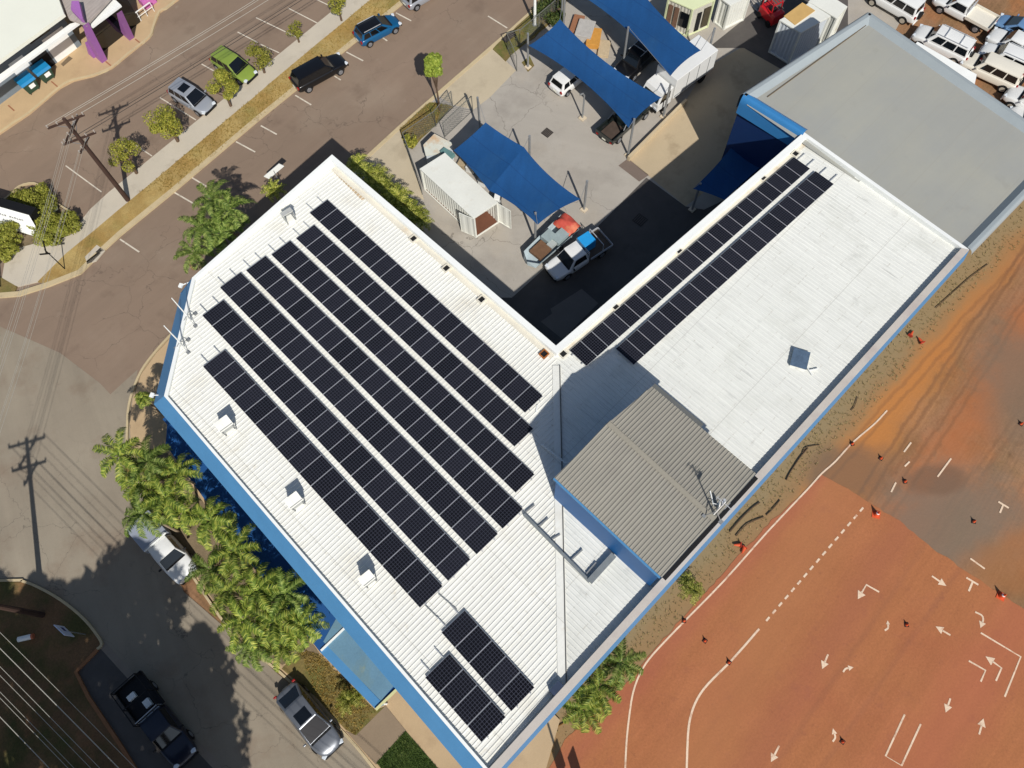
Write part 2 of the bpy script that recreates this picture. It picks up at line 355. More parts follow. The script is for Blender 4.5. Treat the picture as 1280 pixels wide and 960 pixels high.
region('concrete_slab', [(785, 198), (858, 124), (884, 84), (960, 40), (1000, 60), (960, 180), (857, 258), (810, 219)], .012, mat('slab_concrete', (182, 164, 134), .9, .07, .3, 12, .05, .2, blots=[((142, 124, 98), .35, .52, .7, .7)]))
region('yard_asphalt', [(885, 60), (960, 0), (1060, -60), (1060, 40), (1000, 100), (930, 60)], .018, M_patch)

# street side of the white building
region('garden_bed', [(240, 395), (215, 420), (195, 442), (177, 467), (166, 498), (162, 530), (165, 575), (196, 640), (240, 715), (300, 800), (352, 838), (432, 915), (470, 960), (520, 1020),
       (660, 1040), (700, 900), (300, 500)], .11, M_sand, .1)
struct('kerb', kerb(smooth_line(P([(240, 393), (215, 418), (195, 440), (177, 465), (164, 498), (160, 530), (163, 575), (194, 640), (238, 715), (298, 800), (350, 840), (431, 917), (469, 962), (519, 1022)]), 4), .16, .14), M_kerb)
region('palm_bed', [(165, 560), (196, 636), (240, 710), (300, 795), (352, 832), (400, 818), (330, 730), (205, 560)], .13, M_soil, .1, .08)
region('verge', [(352, 836), (376, 811), (398, 817), (469, 888), (482, 883), (445, 919), (432, 911), (396, 872)], .13, M_verge, .1, .05)
region('driveway', [(482, 882), (445, 919), (432, 914), (470, 956), (507, 913)], .135, mat('drive_dark', (140, 122, 100), .92, .08, .5, 12, .06), .1)
region('lawn', [(507, 914), (471, 954), (500, 990), (590, 1000), (548, 962)], .15, M_lawn, .1, .04)

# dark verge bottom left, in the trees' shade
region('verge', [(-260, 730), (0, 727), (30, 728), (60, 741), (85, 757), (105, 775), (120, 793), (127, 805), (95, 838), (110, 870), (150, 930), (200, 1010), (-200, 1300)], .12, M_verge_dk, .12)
struct('kerb', kerb(smooth_line(P([(-260, 730), (0, 726), (30, 727), (60, 740), (85, 756), (106, 774), (121, 792), (128, 805), (122, 812)]), 4), .16, .15), M_kerb)
struct('kerb', kerb(P([(123, 812), (96, 840), (112, 872), (152, 932), (202, 1012)]), .22, .16), mat('timber_edging', (150, 104, 70), .9, .15, 1.5))
struct('gutter', strip(smooth_line(P([(128, 806), (170, 852), (218, 902), (275, 962), (340, 1030)], .012)), .45), mat('gutter_concrete', (140, 128, 114), .9, .1, 1.2))
region('parking_pad', [(127, 808), (97, 840), (112, 872), (152, 932), (202, 1012), (330, 1040), (270, 962), (214, 904), (166, 854)], .009, M_patch)

# the bare lot and the painted practice court
region('court', [(1027, 594), (1060, 610), (1093, 632), (1125, 652), (1165, 685), (1210, 715), (1240, 735), (1280, 760), (1700, 1010), (1500, 1500), (560, 1500), (620, 1040), (685, 962), (705, 925), (765, 872), (815, 815), (860, 765), (905, 715), (960, 655)], -.012, M_court, 0, .07, .35)
0 and region('asphalt_pad', [(1127, 651), (1112, 610), (1135, 568), (1170, 563), (1215, 568), (1235, 590), (1275, 600), (1262, 640), (1250, 690), (1250, 722), (1290, 765), (1240, 733), (1210, 714), (1165, 684)], -.004, M_greypad, 0, .3, .5)
0 and region('asphalt_pad', [(1030, 592), (1022, 570), (1062, 546), (1098, 556), (1108, 600), (1124, 645), (1093, 629), (1060, 608)], -.006, M_pad2, 0, .3, .5)
0 and region('asphalt_pad', [(1268, 440), (1330, 400), (1420, 560), (1300, 620), (1262, 560), (1256, 500)], -.006, M_greypad, 0, .3, .5)

# painted lines (each set is one continuous marking)
def line(name, px, wd, z=.0, m=M_paint, sm=0):
    p = P(px, z)
    if sm: p = smooth_line(p, sm)
    return struct(name, strip(p, wd), m)
M_paint2 = mat('court_paint', (222, 196, 168), .8, .14, 1.2, 12, .16, blots=[((182, 128, 96), 2.2, .54, .68, .7)])
line('court_line', [(1109, 513), (1093, 530), (1066, 553), (1044, 577), (1027, 592), (1010, 611), (960, 664), (905, 726), (857, 775), (830, 803), (812, 823), (800, 842), (791, 867), (786, 900), (783, 930), (781, 975)], .11, .001, M_paint2, 3)
line('court_line', [(949, 786), (930, 808), (910, 830), (885, 855), (872, 873), (864, 893), (860, 918), (858, 975)], .13, .001, M_paint2, 3)
for i in range(16):
    t0, t1 = (i+.1)/16, (i+.62)/16
    a = (957, 777); b = (1082, 631)
    line('court_dash', [(a[0]+(b[0]-a[0])*t, a[1]+(b[1]-a[1])*t) for t in (t0, t1)], .13, .001, M_paint2)
for q in ([(1139, 553), (1130, 565)], [(1137, 577), (1131, 583)], [(1120, 603), (1114, 615)], [(1189, 573), (1172, 596)], [(1213, 698), (1231, 711)],
          [(1226, 791), (1276, 821), (1256, 871)], [(1211, 826), (1232, 838), (1226, 852)], [(1131, 893), (1107, 945), (1127, 957), (1151, 905)]):
    line('court_line', q, .11, .001, M_paint2)
def tee(a, b, c, d):
    mb = strip(P([a, b], .001), .12); m2 = strip(P([c, d], .0014), .12); mb.add(m2.v, m2.f); struct('court_line', mb, M_paint2)
tee((1248, 627), (1261, 635), (1254, 631), (1250, 641)); tee((1208, 722), (1223, 731), (1216, 727), (1211, 739))
def arrow(px, hs=.42):
    p = smooth_line(P(px, .001), 5) if len(px) > 2 and hs < .4 else P(px, .001)
    mb = strip(p, .11); d = (p[-1]-p[-2]).normalized(); s = Vector((-d.y, d.x, 0)); e = p[-1]
    mb.add([e-d*.02+s*hs*.55, e-d*.02-s*hs*.55, e+d*hs], [(0, 1, 2)] if False else [(1, 2, 0)])
    struct('court_arrow', mb, M_paint2)
for q, h in (([(1099, 740), (1083, 731), (1077, 741)], .5), ([(1165, 720), (1175, 727)], .45), ([(1188, 794), (1178, 788)], .45), ([(1035, 818), (1031, 828)], .45),
             ([(1245, 851), (1252, 835), (1241, 827)], .5), ([(1188, 873), (1185, 882)], .45), ([(1224, 918), (1227, 907)], .45), ([(974, 932), (968, 944)], .45),
             ([(1219, 765), (1227, 769), (1229, 774), (1228, 778)], .39), ([(1054, 840), (1057, 836), (1061, 835)], .3), ([(1106, 788), (1110, 785), (1110, 780)], .22), ([(1041, 927), (1044, 922), (1043, 917)], .3)):
    arrow(q, h)
for q in ([(82, 207), (127, 240)], [(160, 175), (190, 195)], [(200, 122), (245, 150)], [(252, 80), (268, 89)], [(297, 40), (322, 53)], [(320, 22), (372, 47)], [(360, 10), (397, 29)], [(393, -2), (416, 9)], [(325, 55), (349, 66)], [(20, 250), (32, 240)]):
    line('parking_line', q, .1, .006)
for q in ([(369, 119), (389, 131)], [(433, 65), (454, 76)], [(495, 16), (514, 26)], [(326, 157), (346, 168)], [(295, 177), (319, 190)], [(240, 222), (258, 233)], [(217, 240), (243, 255)], [(150, 299), (174, 315)], [(610, 20), (634, 35)], [(418, 95), (426, 100)], [(478, 47), (484, 51)]):
    line('road_marking', q, .12, .006)
# long faint concrete joints, drain covers
def cover(px, z, sx, sy, label, col=(60, 55, 52)):
    c = at(*px, z); mb = MB().box((0, 0, .01), (sx, sy, .02), 0)
    e = empty('drain_cover', c, R(2), label, 'drain cover')
    mb.build('frame', mat('drain_iron', col, .7, .2, 4), e)
    g2 = MB()
    for i in range(5): g2.box((0, -sy*.36+i*sy*.18, .028), (sx*.8, .035, .012))
    g2.build('grate', mat('drain_grate', (96, 88, 80), .6, .2, 5), e)
cover((684, 166), .01, .75, .75, 'square dark drain cover in the sunlit concrete yard')
cover((800, 275), .02, .9, .9, 'dark drain cover in the shaded part of the yard')
cover((636, 46), .13, 1.3, .6, 'concrete pit lid with a dark hole on the verge by the yard fence', (170, 158, 138))
# ------------------------------------------------------------------ white L-shaped building
def rz1(x, y): return 8.35 + .045*(3.0-x)
def rz2(x, y): return 8.35 + .0474*(-18.4-y)
def roofz(x, y): return max(rz1(x, y), rz2(x, y))
def on_roof(px, py, dz=0.0, f=None):
    z = 8.6
    for _ in range(6):
        p = at(px, py, z); z = (f or roofz)(p.x, p.y)+dz
    return at(px, py, z)

def roof_laps(pitch, axis, off):
    def f(t, tc, cur, mix):
        L = t.links.new; sep = t.nodes.new('ShaderNodeSeparateXYZ'); L(tc.outputs['Object'], sep.inputs[0])
        def band(p, w_, o):
            a = t.nodes.new('ShaderNodeMath'); a.operation = 'ADD'; L(sep.outputs[axis], a.inputs[0]); a.inputs[1].default_value = 200+o
            b = t.nodes.new('ShaderNodeMath'); b.operation = 'MODULO'; L(a.outputs[0], b.inputs[0]); b.inputs[1].default_value = p
            c = t.nodes.new('ShaderNodeMath'); c.operation = 'LESS_THAN'; L(b.outputs[0], c.inputs[0]); c.inputs[1].default_value = w_; return c.outputs[0]
        m = t.nodes.new('ShaderNodeMath'); m.operation = 'MULTIPLY'; L(band(pitch, .05, off), m.inputs[0]); m.inputs[1].default_value = .3
        cur = mix(m.outputs[0], cur, (150, 146, 134))
        n = t.nodes.new('ShaderNodeTexNoise'); n.inputs['Scale'].default_value = 5; n.inputs['Detail'].default_value = 4; L(tc.outputs['Object'], n.inputs['Vector'])
        r = t.nodes.new('ShaderNodeMapRange'); L(n.outputs['Fac'], r.inputs[0]); r.inputs['From Min'].default_value = .5; r.inputs['From Max'].default_value = .68
        m2 = t.nodes.new('ShaderNodeMath'); m2.operation = 'MULTIPLY'; L(band(1.1, .07, .3), m2.inputs[0]); L(r.outputs[0], m2.inputs[1])
        m3 = t.nodes.new('ShaderNodeMath'); m3.operation = 'MULTIPLY'; L(m2.outputs[0], m3.inputs[0]); m3.inputs[1].default_value = .4
        return mix(m3.outputs[0], cur, (168, 160, 144))
    return f
M_white = mat('white_roof_paint', (229, 228, 219), .75, .04, .35, 14, .03, .1, blots=[((208, 202, 186), .3, .55, .74, .6), ((186, 172, 146), 1.1, .64, .76, .45), ((170, 160, 146), 3.0, .68, .78, .5)],
              streak=(0, (.22, 4.5, 1), .04), lines=roof_laps(6.4, 0, 1.0))
M_white2 = mat('white_roof_coating', (224, 224, 216), .78, .035, .3, 14, .025, .1, blots=[((204, 204, 194), .35, .52, .7, .5), ((184, 184, 176), 1.0, .6, .74, .5), ((160, 160, 154), 1.0, .6, .72, .5, (R(90), (.5, 7, 1)))],
               streak=(R(90), (.18, 4.5, 1), .05), lines=roof_laps(5.2, 1, 0.4))
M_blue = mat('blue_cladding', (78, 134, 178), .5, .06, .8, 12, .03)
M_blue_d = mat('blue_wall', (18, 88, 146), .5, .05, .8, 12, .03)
M_cap = mat('white_capping', (236, 237, 232), .6, .04, .8, 12, .02)
M_capR = mat('weathered_capping', (190, 182, 172), .65, .07, .6, 12, .05, blots=[((168, 152, 148), .5, .5, .7, .5)])
M_gut = mat('box_gutter', (214, 208, 192), .75, .1, .8, 12, .06, blots=[((186, 162, 128), .6, .55, .72, .6)])
M_wallw = mat('wall_render', (150, 168, 182), .8, .08, .6)
M_dark = mat('dark_recess', (26, 26, 28), .8, .1, 2)
M_steel = mat('galvanised_steel', (150, 152, 152), .5, .1, 3, metal=.4)
M_alu = mat('aluminium_rail', (196, 198, 200), .45, .05, 3, metal=.3)

TOP = {'a': at(205, 495, 9.4), 'b': at(240, 347, 9.1), 'c': at(415, 193, 8.85), 'd': at(695, 432, 8.85),
       'e': at(1005, 165, 8.85), 'f': at(1212, 312, 9.35), 'g': at(615, 973, 9.5)}
bld = empty('warehouse', (0, -15, 0), 0, 'L-shaped white metal roofed warehouse with blue fascias, covered in solar panels', 'building')
bld.location = (0, 0, 0)
order = 'abcdefg'
ring = [TOP[k] for k in order]
cen = Vector((0, -18, 0))
def inset(pts, ds):
    """offset each edge i (pts[i]->pts[i+1]) of a closed outline inwards by ds[i]; clockwise or not"""
    n = len(pts); area = sum(pts[i].x*pts[(i+1) % n].y-pts[(i+1) % n].x*pts[i].y for i in range(n)); sg = 1 if area > 0 else -1
    out = []
    for i in range(n):
        a, b, c = pts[i-1], pts[i], pts[(i+1) % n]
        d1 = (b-a).to_2d().normalized(); d2 = (c-b).to_2d().normalized()
        n1 = Vector((-d1.y, d1.x))*sg; n2 = Vector((-d2.y, d2.x))*sg
        p1 = b.to_2d()+n1*ds[i-1]; p2 = b.to_2d()+n2*ds[i]
        cr = d1.x*d2.y-d1.y*d2.x
        if abs(cr) < 1e-4: q = p1
        else:
            t = ((p2.x-p1.x)*d2.y-(p2.y-p1.y)*d2.x)/cr; q = p1+d1*t
        out.append(Vector((q.x, q.y, b.z)))
    return out
#            ab    bc    cd    de    ef    fg    ga
CAPW = [.22, .22, .38, .42, .25, .42, .16]
inn = inset(ring, CAPW)
OUT = [1.1, .5, .3, .24, .1, .22, .85]
DROP = [1.15, 1.1, 1.2, 1.2, .8, 1.2, 1.15]
outr = inset(ring, [-o for o in OUT])
wallr = inset(ring, [.15]*7)
nR = 7
for i in range(nR):
    j = (i+1) % nR; nm = order[i]
    top = MB()
    # capping: flat top with a small outer lip, its inner face down to the roof
    a, b, ai, bi = ring[i], ring[j], inn[i], inn[j]
    lo = Vector((0, 0, -1.1))
    top.quad(a, b, bi, ai); top.quad(ai, bi, bi+lo, ai+lo)
    cp = top.build('capping', M_capR if nm == 'f' else M_cap, bld)
    if nm != 'e':
        f = MB(); e1 = Vector((0, 0, -.005)); ao, bo = outr[i].copy(), outr[j].copy(); ao.z -= DROP[i]; bo.z -= DROP[i]
        f.quad(a+e1, ao, bo, b+e1); wa, wb = wallr[i].copy(), wallr[j].copy(); wa.z = ao.z; wb.z = bo.z
        f.quad(ao, wa, wb, bo)
        f.build('fascia', M_blue, bld)
    w_ = MB(); wa, wb = wallr[i].copy(), wallr[j].copy(); ga = Vector((wa.x, wa.y, 0)); gb = Vector((wb.x, wb.y, 0)); wa.z -= .3; wb.z -= .3
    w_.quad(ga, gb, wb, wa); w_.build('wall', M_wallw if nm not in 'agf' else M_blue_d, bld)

# roof sheets: wing by the street and wing behind, meeting in the valley
iv = inn
vd = Vector((iv[3].x, iv[3].y)); vg_x = None
yv = min(iv[6].y, iv[5].y)+.02
# valley line y = x - 21.4 (where both planes meet)
xv = iv[3].x
v_in = Vector((iv[3].x, iv[3].y, roofz(iv[3].x, iv[3].y)))
fg = (iv[6]-iv[5]); 
t_ = 0
# crossing of the valley with the right-hand parapet
def cross_valley():
    a, b = iv[5], iv[6]
    for k in range(2000):
        p = a.lerp(b, k/2000)
        if rz1(p.x, p.y) >= rz2(p.x, p.y): return p
cv = cross_valley(); v_out = Vector((cv.x, cv.y, roofz(cv.x, cv.y)))
def onr(p, f): return Vector((p.x, p.y, f(p.x, p.y)))
w1 = [onr(iv[0], rz1), onr(iv[1], rz1), onr(iv[2], rz1), onr(iv[3], rz1), v_out, onr(iv[6], rz1)]
w2 = [onr(iv[3], rz2), onr(iv[4], rz2), onr(iv[5], rz2), v_out]
def clip(poly, o, d):
    """segments of the line o + t d inside the 2-D outline"""
    ts = []; n = len(poly)
    for i in range(n):
        a, b = poly[i], poly[(i+1) % n]; ex, ey = b.x-a.x, b.y-a.y
        den = d[0]*ey-d[1]*ex
        if abs(den) < 1e-9: continue
        t = ((a.x-o[0])*ey-(a.y-o[1])*ex)/den; s = ((a.x-o[0])*d[1]-(a.y-o[1])*d[0])/den
        if 0 <= s < 1: ts.append(t)
    ts.sort(); return [(ts[k], ts[k+1]) for k in range(0, len(ts)-1, 2)]
def sheet(poly, f, axis, pitch, m, rib=.045, rw=.07, name='roof', par=bld):
    mb = MB().poly(poly)
    o_ = mb.build(name, m, par)
    r = MB()
    xs = [p.x for p in poly]; ys = [p.y for p in poly]
    lo, hi = (min(ys), max(ys)) if axis == 'x' else (min(xs), max(xs))
    c = lo+pitch*.5
    while c < hi:
        o, d = ((0, c), (1, 0)) if axis == 'x' else ((c, 0), (0, 1))
        for t0, t1 in clip(poly, o, d):
            if t1-t0 < .2: continue
            n = max(1, int((t1-t0)/9))
            for k in range(n):
                u0 = t0+(t1-t0)*k/n; u1 = t0+(t1-t0)*(k+1)/n
                p = (o[0]+d[0]*u0, o[1]+d[1]*u0); q = (o[0]+d[0]*u1, o[1]+d[1]*u1)
                sx, sy = (0, 1) if axis == 'x' else (1, 0)
                vs = []
                for (x, y) in (p, q):
                    z = f(x, y)
                    vs += [(x-sx*rw*.5, y-sy*rw*.5, z-.004), (x-sx*rw*.25, y-sy*rw*.25, z+rib), (x+sx*rw*.25, y+sy*rw*.25, z+rib), (x+sx*rw*.5, y+sy*rw*.5, z-.004)]
                r.add(vs, [(0, 1, 5, 4), (1, 2, 6, 5), (2, 3, 7, 6)])
        c += pitch
    r.build('roof_ribs', m, o_)
    return o_
sheet(w1, rz1, 'x', .25, M_white, .032, .08)
sheet(w2, rz2, 'y', .25, M_white2, .022, .08)
# valley flashing with the dark open joint
up = Vector((0, 0, .05))
vd_ = (v_out-v_in).normalized(); sd = Vector((-vd_.y, vd_.x, 0))
MB().bar(v_in+up+vd_*.6, v_out+up, .5, .03).build('valley_flashing', M_white, bld)
MB().bar(v_in+up*1.5+vd_*.6+sd*.2, v_out+up*1.5+sd*.2, .06, .05).build('valley_joint', mat('joint_sealant', (92, 92, 90), .8, .2, 3), bld)
# box gutters along the courtyard
for i, w_ in ((2, .36), (3, .3)):
    a = iv[i]; b = iv[i+1]; d = (b-a); d.z = 0; d.normalize(); s = Vector((d.y, -d.x, 0)) if i == 2 else Vector((d.y, -d.x, 0))
    q0 = a+s*w_*.5; q1 = b+s*w_*.5
    f = rz1 if i == 2 else rz2
    q0.z = f(q0.x, q0.y)+.055; q1.z = f(q1.x, q1.y)+.055
    MB().bar(q0+d*.4, q1-d*.2, w_, .03).build('gutter', M_gut, bld)

# ------------------------------------------------------------------ raised plant room
TZ = 13.1
tw = [at(693, 597, TZ), at(760, 529, TZ+.35), at(815, 483, TZ), at(945, 592, TZ), at(893, 650, TZ+.35), at(826, 721, TZ)]
up_ = empty('upper_storey', (0, 0, 0)); up_.parent = bld
M_tin = mat('weathered_grey_roof', (146, 142, 131), .75, .05, .5, 14, .04, .1, blots=[((130, 126, 118), .5, .52, .7, .5), ((160, 154, 140), .25, .5, .7, .5)], streak=(0, (.2, 2.5, 1), .05))
M_ridge = mat('ridge_capping', (150, 144, 130), .7, .05, 1)
def tplane(A, B, C):
    n = (B-A).cross(C-A); return lambda x, y: A.z-(n.x*(x-A.x)+n.y*(y-A.y))/n.z
for pts in ([tw[0], tw[1], tw[4], tw[5]], [tw[1], tw[2], tw[3], tw[4]]):
    f = tplane(*pts[:3]); p2 = [Vector((p.x, p.y, f(p.x, p.y))) for p in pts]
    s_ = MB().poly(p2, .05).build('roof', M_tin, up_)
    r = MB(); ys = [p.y for p in p2]; c = min(ys)+.1
    while c < max(ys):
        for t0, t1 in clip(p2, (0, c), (1, 0)):
            if t1-t0 < .2: continue
            vs = []
            for x in (t0, t1):
                z = f(x, c); vs += [(x, c-.05, z-.003), (x, c-.02, z+.034), (x, c+.02, z+.034), (x, c+.05, z-.003)]
            r.add(vs, [(0, 1, 5, 4), (1, 2, 6, 5), (2, 3, 7, 6)])
        c += .205
    me = r.build('roof_ribs', M_tin, up_)
MB().bar(tw[1]+Vector((0, 0, .06)), tw[4]+Vector((0, 0, .05)), .26, .02).build('ridge_capping', M_ridge, up_)
wb = MB(); order_ = [0, 1, 2, 3, 4, 5]
ti = [tw[i].copy() for i in order_]
ctr = sum(ti, Vector())/6
for p in ti:
    p.x += (ctr.x-p.x)*.02; p.y += (ctr.y-p.y)*.02; p.z -= .06
for i in range(6):
    a, b = ti[i], ti[(i+1) % 6]
    wb.quad(Vector((a.x, a.y, 8.3)), Vector((b.x, b.y, 8.3)), b, a)
wb.build('wall', M_blue_d, up_)
MB().bar(tw[0]+Vector((-.06, 0, -.06)), tw[5]+Vector((-.06, 0, -.06)), .1, .12).build('gutter', M_blue, up_)
MB().bar(tw[2]+Vector((.1, 0, -.05)), tw[2].lerp(tw[3], .48)+Vector((.1, 0, -.05)), .3, .08).build('eave_flashing', mat('eave_dark', (96, 98, 96), .8, .1, 2), up_)
MB().bar(Vector((tw[5].x+.0, tw[5].y+.0, TZ-.1))+Vector((.05, -.18, 0)), tw[3]+Vector((-.1, -.14, -.1)), .22, .05).build('gutter', M_dark, up_)
# fixed conduit down the blue wall
wp = at(716, 622, 11.4); MB().bar(at(706, 611, 12.7), at(742, 643, 12.7), .05).build('conduit', M_steel, up_)
# door panel of the plant room wall
# ------------------------------------------------------------------ solar panels
M_frame = mat('panel_frame', (176, 178, 182), .4, .04, 3, metal=.2)
def cell_lines(t, tc, cur, mix):
    L = t.links.new; sep = t.nodes.new('ShaderNodeSeparateXYZ'); L(tc.outputs['Object'], sep.inputs[0])
    def grid(o, off, pitch, wd):
        a = t.nodes.new('ShaderNodeMath'); a.operation = 'ADD'; L(o, a.inputs[0]); a.inputs[1].default_value = off
        b = t.nodes.new('ShaderNodeMath'); b.operation = 'MODULO'; L(a.outputs[0], b.inputs[0]); b.inputs[1].default_value = pitch
        c = t.nodes.new('ShaderNodeMath'); c.operation = 'LESS_THAN'; L(b.outputs[0], c.inputs[0]); c.inputs[1].default_value = wd
        return c.outputs[0]
    gx = grid(sep.outputs[0], 10*.158+.004, .158, .018); gy = grid(sep.outputs[1], 10*.162+.005, .162, .018)
    mx = t.nodes.new('ShaderNodeMath'); mx.operation = 'MAXIMUM'; L(gx, mx.inputs[0]); L(gy, mx.inputs[1])
    oi = t.nodes.new('ShaderNodeObjectInfo'); r = t.nodes.new('ShaderNodeMapRange'); L(oi.outputs['Random'], r.inputs[0])
    r.inputs['To Min'].default_value = .55; r.inputs['To Max'].default_value = 1.9
    cur = mix(1.0, cur, r.outputs[0], 'MULTIPLY')
    m2 = t.nodes.new('ShaderNodeMath'); m2.operation = 'MULTIPLY'; L(mx.outputs[0], m2.inputs[0]); m2.inputs[1].default_value = .9
    return mix(m2.outputs[0], cur, (78, 80, 92))
M_cell = mat('solar_cells', (18, 18, 23), .3, .25, .8, fvar=0, spec=.2, lines=cell_lines)
PW, PL = .99, 1.6
pm = empty('solar_panel', (0, 0, 0))
fr = MB().box((0, 0, .018), (PW, PL, .036)).build('frame', M_frame, pm)
ce = MB(); ce.quad((-PW/2+.014, -PL/2+.014, .0385), (PW/2-.014, -PL/2+.014, .0385), (PW/2-.014, PL/2-.014, .0385), (-PW/2+.014, PL/2-.014, .0385)); ce = ce.build('cells', M_cell, pm)
FIRST = [True]
def panel_row(rs, ls, re, le, n, f, lab, grp, swap=False):
    """rs, ls: near corners at the row's start (right, left); re, le at its end"""
    A, B, C, D = [on_roof(q[0], q[1], .16, f) for q in (rs, ls, re, le)]
    for i in range(n):
        u0, u1 = i/n, (i+1)/n
        c = (A.lerp(C, u0)+A.lerp(C, u1)+B.lerp(D, u0)+B.lerp(D, u1))/4
        ex = ((A.lerp(C, u1)-A.lerp(C, u0))+(B.lerp(D, u1)-B.lerp(D, u0)))/2
        ey = ((B.lerp(D, u0)-A.lerp(C, u0))+(B.lerp(D, u1)-A.lerp(C, u1)))/2
        sx = ex.length/(PW+.022); sy = ey.length/(PL+.0)
        X = ex.normalized(); Z = X.cross(ey).normalized()
        if Z.z < 0: Z = -Z
        Y = Z.cross(X)
        Mx = Matrix((X*sx, Y*sy, Z)).transposed().to_4x4(); Mx.translation = c
        o = pm if FIRST[0] else copy_tree(pm)
        FIRST[0] = False
        o.matrix_world = Mx
        o['label'] = lab % ORD[i+1]; o['category'] = 'solar panel'; o['group'] = grp
    # the two rails under the row
    for k, s in enumerate((.22, .78)):
        a = A.lerp(B, s); b = C.lerp(D, s); d = (b-a).normalized()
        r = MB().bar(a-d*(.75 if not swap else .1)+Vector((0, 0, -.05)), b+d*(.12 if not swap else .85)+Vector((0, 0, -.05)), .045, .05)
        dd = d; j = 0.0; L = (b-a).length
        while j < L:
            q = a+dd*j; r.bar(q+Vector((0, 0, -.06)), q+Vector((0, 0, -.16)), .05); j += 1.6
        tag(r.build('mounting_rail', M_alu), 'aluminium %s rail under %s' % ('right-hand' if k == 0 else 'left-hand', lab.split(' of ', 1)[1]), 'mounting rail', 'rails under the panel rows')
G1 = 'solar panels in rows on the white roof'
LB = 'black solar panel, %s from the top of the '
rows1 = [((410, 250.6), (386.3, 265.6), (678.8, 495.6), (656.3, 516.3), 20, 'row nearest the courtyard edge'),
         ((393.3, 281.9), (369.4, 297.5), (667.5, 536.9), (642.5, 558.1), 20, 'second row from the courtyard edge'),
         ((363.1, 301.5), (338.7, 318.1), (668.8, 593.7), (644.4, 616), 22, 'third row from the courtyard edge'),
         ((332.5, 321), (306.9, 337.5), (654.4, 636.9), (628.1, 661), 23, 'middle row of the seven long rows'),
         ((301.2, 341.2), (274.4, 359), (623.1, 668.1), (595.6, 693.1), 23, 'third row from the blue fascia'),
         ((280, 376), (252.1, 393.7), (588.7, 700), (560, 726.2), 22, 'second row from the blue fascia'),
         ((281.9, 438.1), (253.1, 457.5), (553.7, 733.1), (525, 760), 19, 'long row nearest the blue fascia'),
         ((580.5, 762.5), (551.6, 790.6), (668.4, 859.5), (639.5, 889.6), 5, 'short row of five'),
         ((561.5, 816.6), (531.3, 846.9), (632.5, 896.6), (602.3, 928.3), 4, 'short row of four')]
for a, b, c, d, n, s in rows1: panel_row(a, b, c, d, n, rz1, LB+s, G1)
LC = 'black solar panel, %s from the valley end of the '
panel_row((711.3, 438.7), (733, 458), (991.9, 196.9), (1013, 210.6), 22, rz2, LC+'gutter-side row on the rear wing', 'solar panels on the rear wing', True)
panel_row((768.6, 436.9), (792.5, 456), (1018.8, 214.5), (1042.7, 229.8), 20, rz2, LC+'inner row on the rear wing', 'solar panels on the rear wing', True)

# ------------------------------------------------------------------ things on the roof
M_grey = mat('plant_grey', (168, 170, 166), .6, .08, 2)
def roof_cowl(px, py, label, s=1.0, rz=0.0, light=True):
    c = on_roof(px, py, .02)
    e = empty('roof_vent', c, rz, label, 'roof vent', 'vents standing on the street wing roof')
    MB().box((0, 0, .12), (.62*s, .62*s, .24)).build('curb', M_white, e)
    h = MB()      # leaning hood: open box with a sloping lid
    h.box((0, -.3*s, .62), (.95*s, .05, .5)); h.box((-.46*s, 0, .6), (.05, .62*s, .46)); h.box((.46*s, 0, .6), (.05, .62*s, .46))
    h.build('hood', M_grey, e)
    l = MB(); l.add([(-.52*s, -.38*s, .78), (.52*s, -.38*s, .78), (.52*s, .35*s, 1.02), (-.52*s, .35*s, 1.02), (-.52*s, -.38*s, .82), (.52*s, -.38*s, .82), (.52*s, .35*s, 1.06), (-.52*s, .35*s, 1.06)],
          [(0, 1, 2, 3), (4, 7, 6, 5), (0, 4, 5, 1), (1, 5, 6, 2), (2, 6, 7, 3), (3, 7, 4, 0)])
    l.build('lid', M_white, e)
    b = MB()
    for x in (-.4, .4):
        b.bar((x*s, -.34*s, 0), (x*s, -.34*s, .8), .05); b.bar((x*s, .3*s, 0), (x*s, .3*s, 1.0), .05)
    b.build('bracket', M_steel, e)
    return e
roof_cowl(286, 536, 'white boxed roof vent beside the top third of the left fascia', .85, R(-6))
roof_cowl(372, 630, 'white boxed roof vent midway along the left fascia edge', .82, R(-6))
roof_cowl(462, 726, 'white boxed roof vent nearest the lowest long panel row end', .75, R(-6))
roof_cowl(363, 275, 'small white roof vent above the top ends of the panel rows', .75, R(170))
# grey hatch on the rear wing
c = on_roof(999, 450, .02); e = empty('skylight', c, R(25), 'blue-grey dusty skylight alone in the rear wing roof', 'skylight')
k_ = MB().box((0, 0, .09), (1.15, .95, .18)).build('upstand', M_white2, e)
MB().box((0, 0, .2), (1.2, 1.0, .04)).build('pane', mat('skylight_pane', (84, 102, 122), .35, .2, 2, 10, .15), e)
c = on_roof(1010, 464, .02); e = empty('roof_drain', c, 0, 'small white pipe bracket lying below the grey skylight', 'pipe bracket')
b = MB(); b.bar((0, 0, .1), (.5, -.35, .12), .06); b.bar((.1, .15, .1), (-.1, -.35, .1), .05); b.build('bracket', M_cap, e)
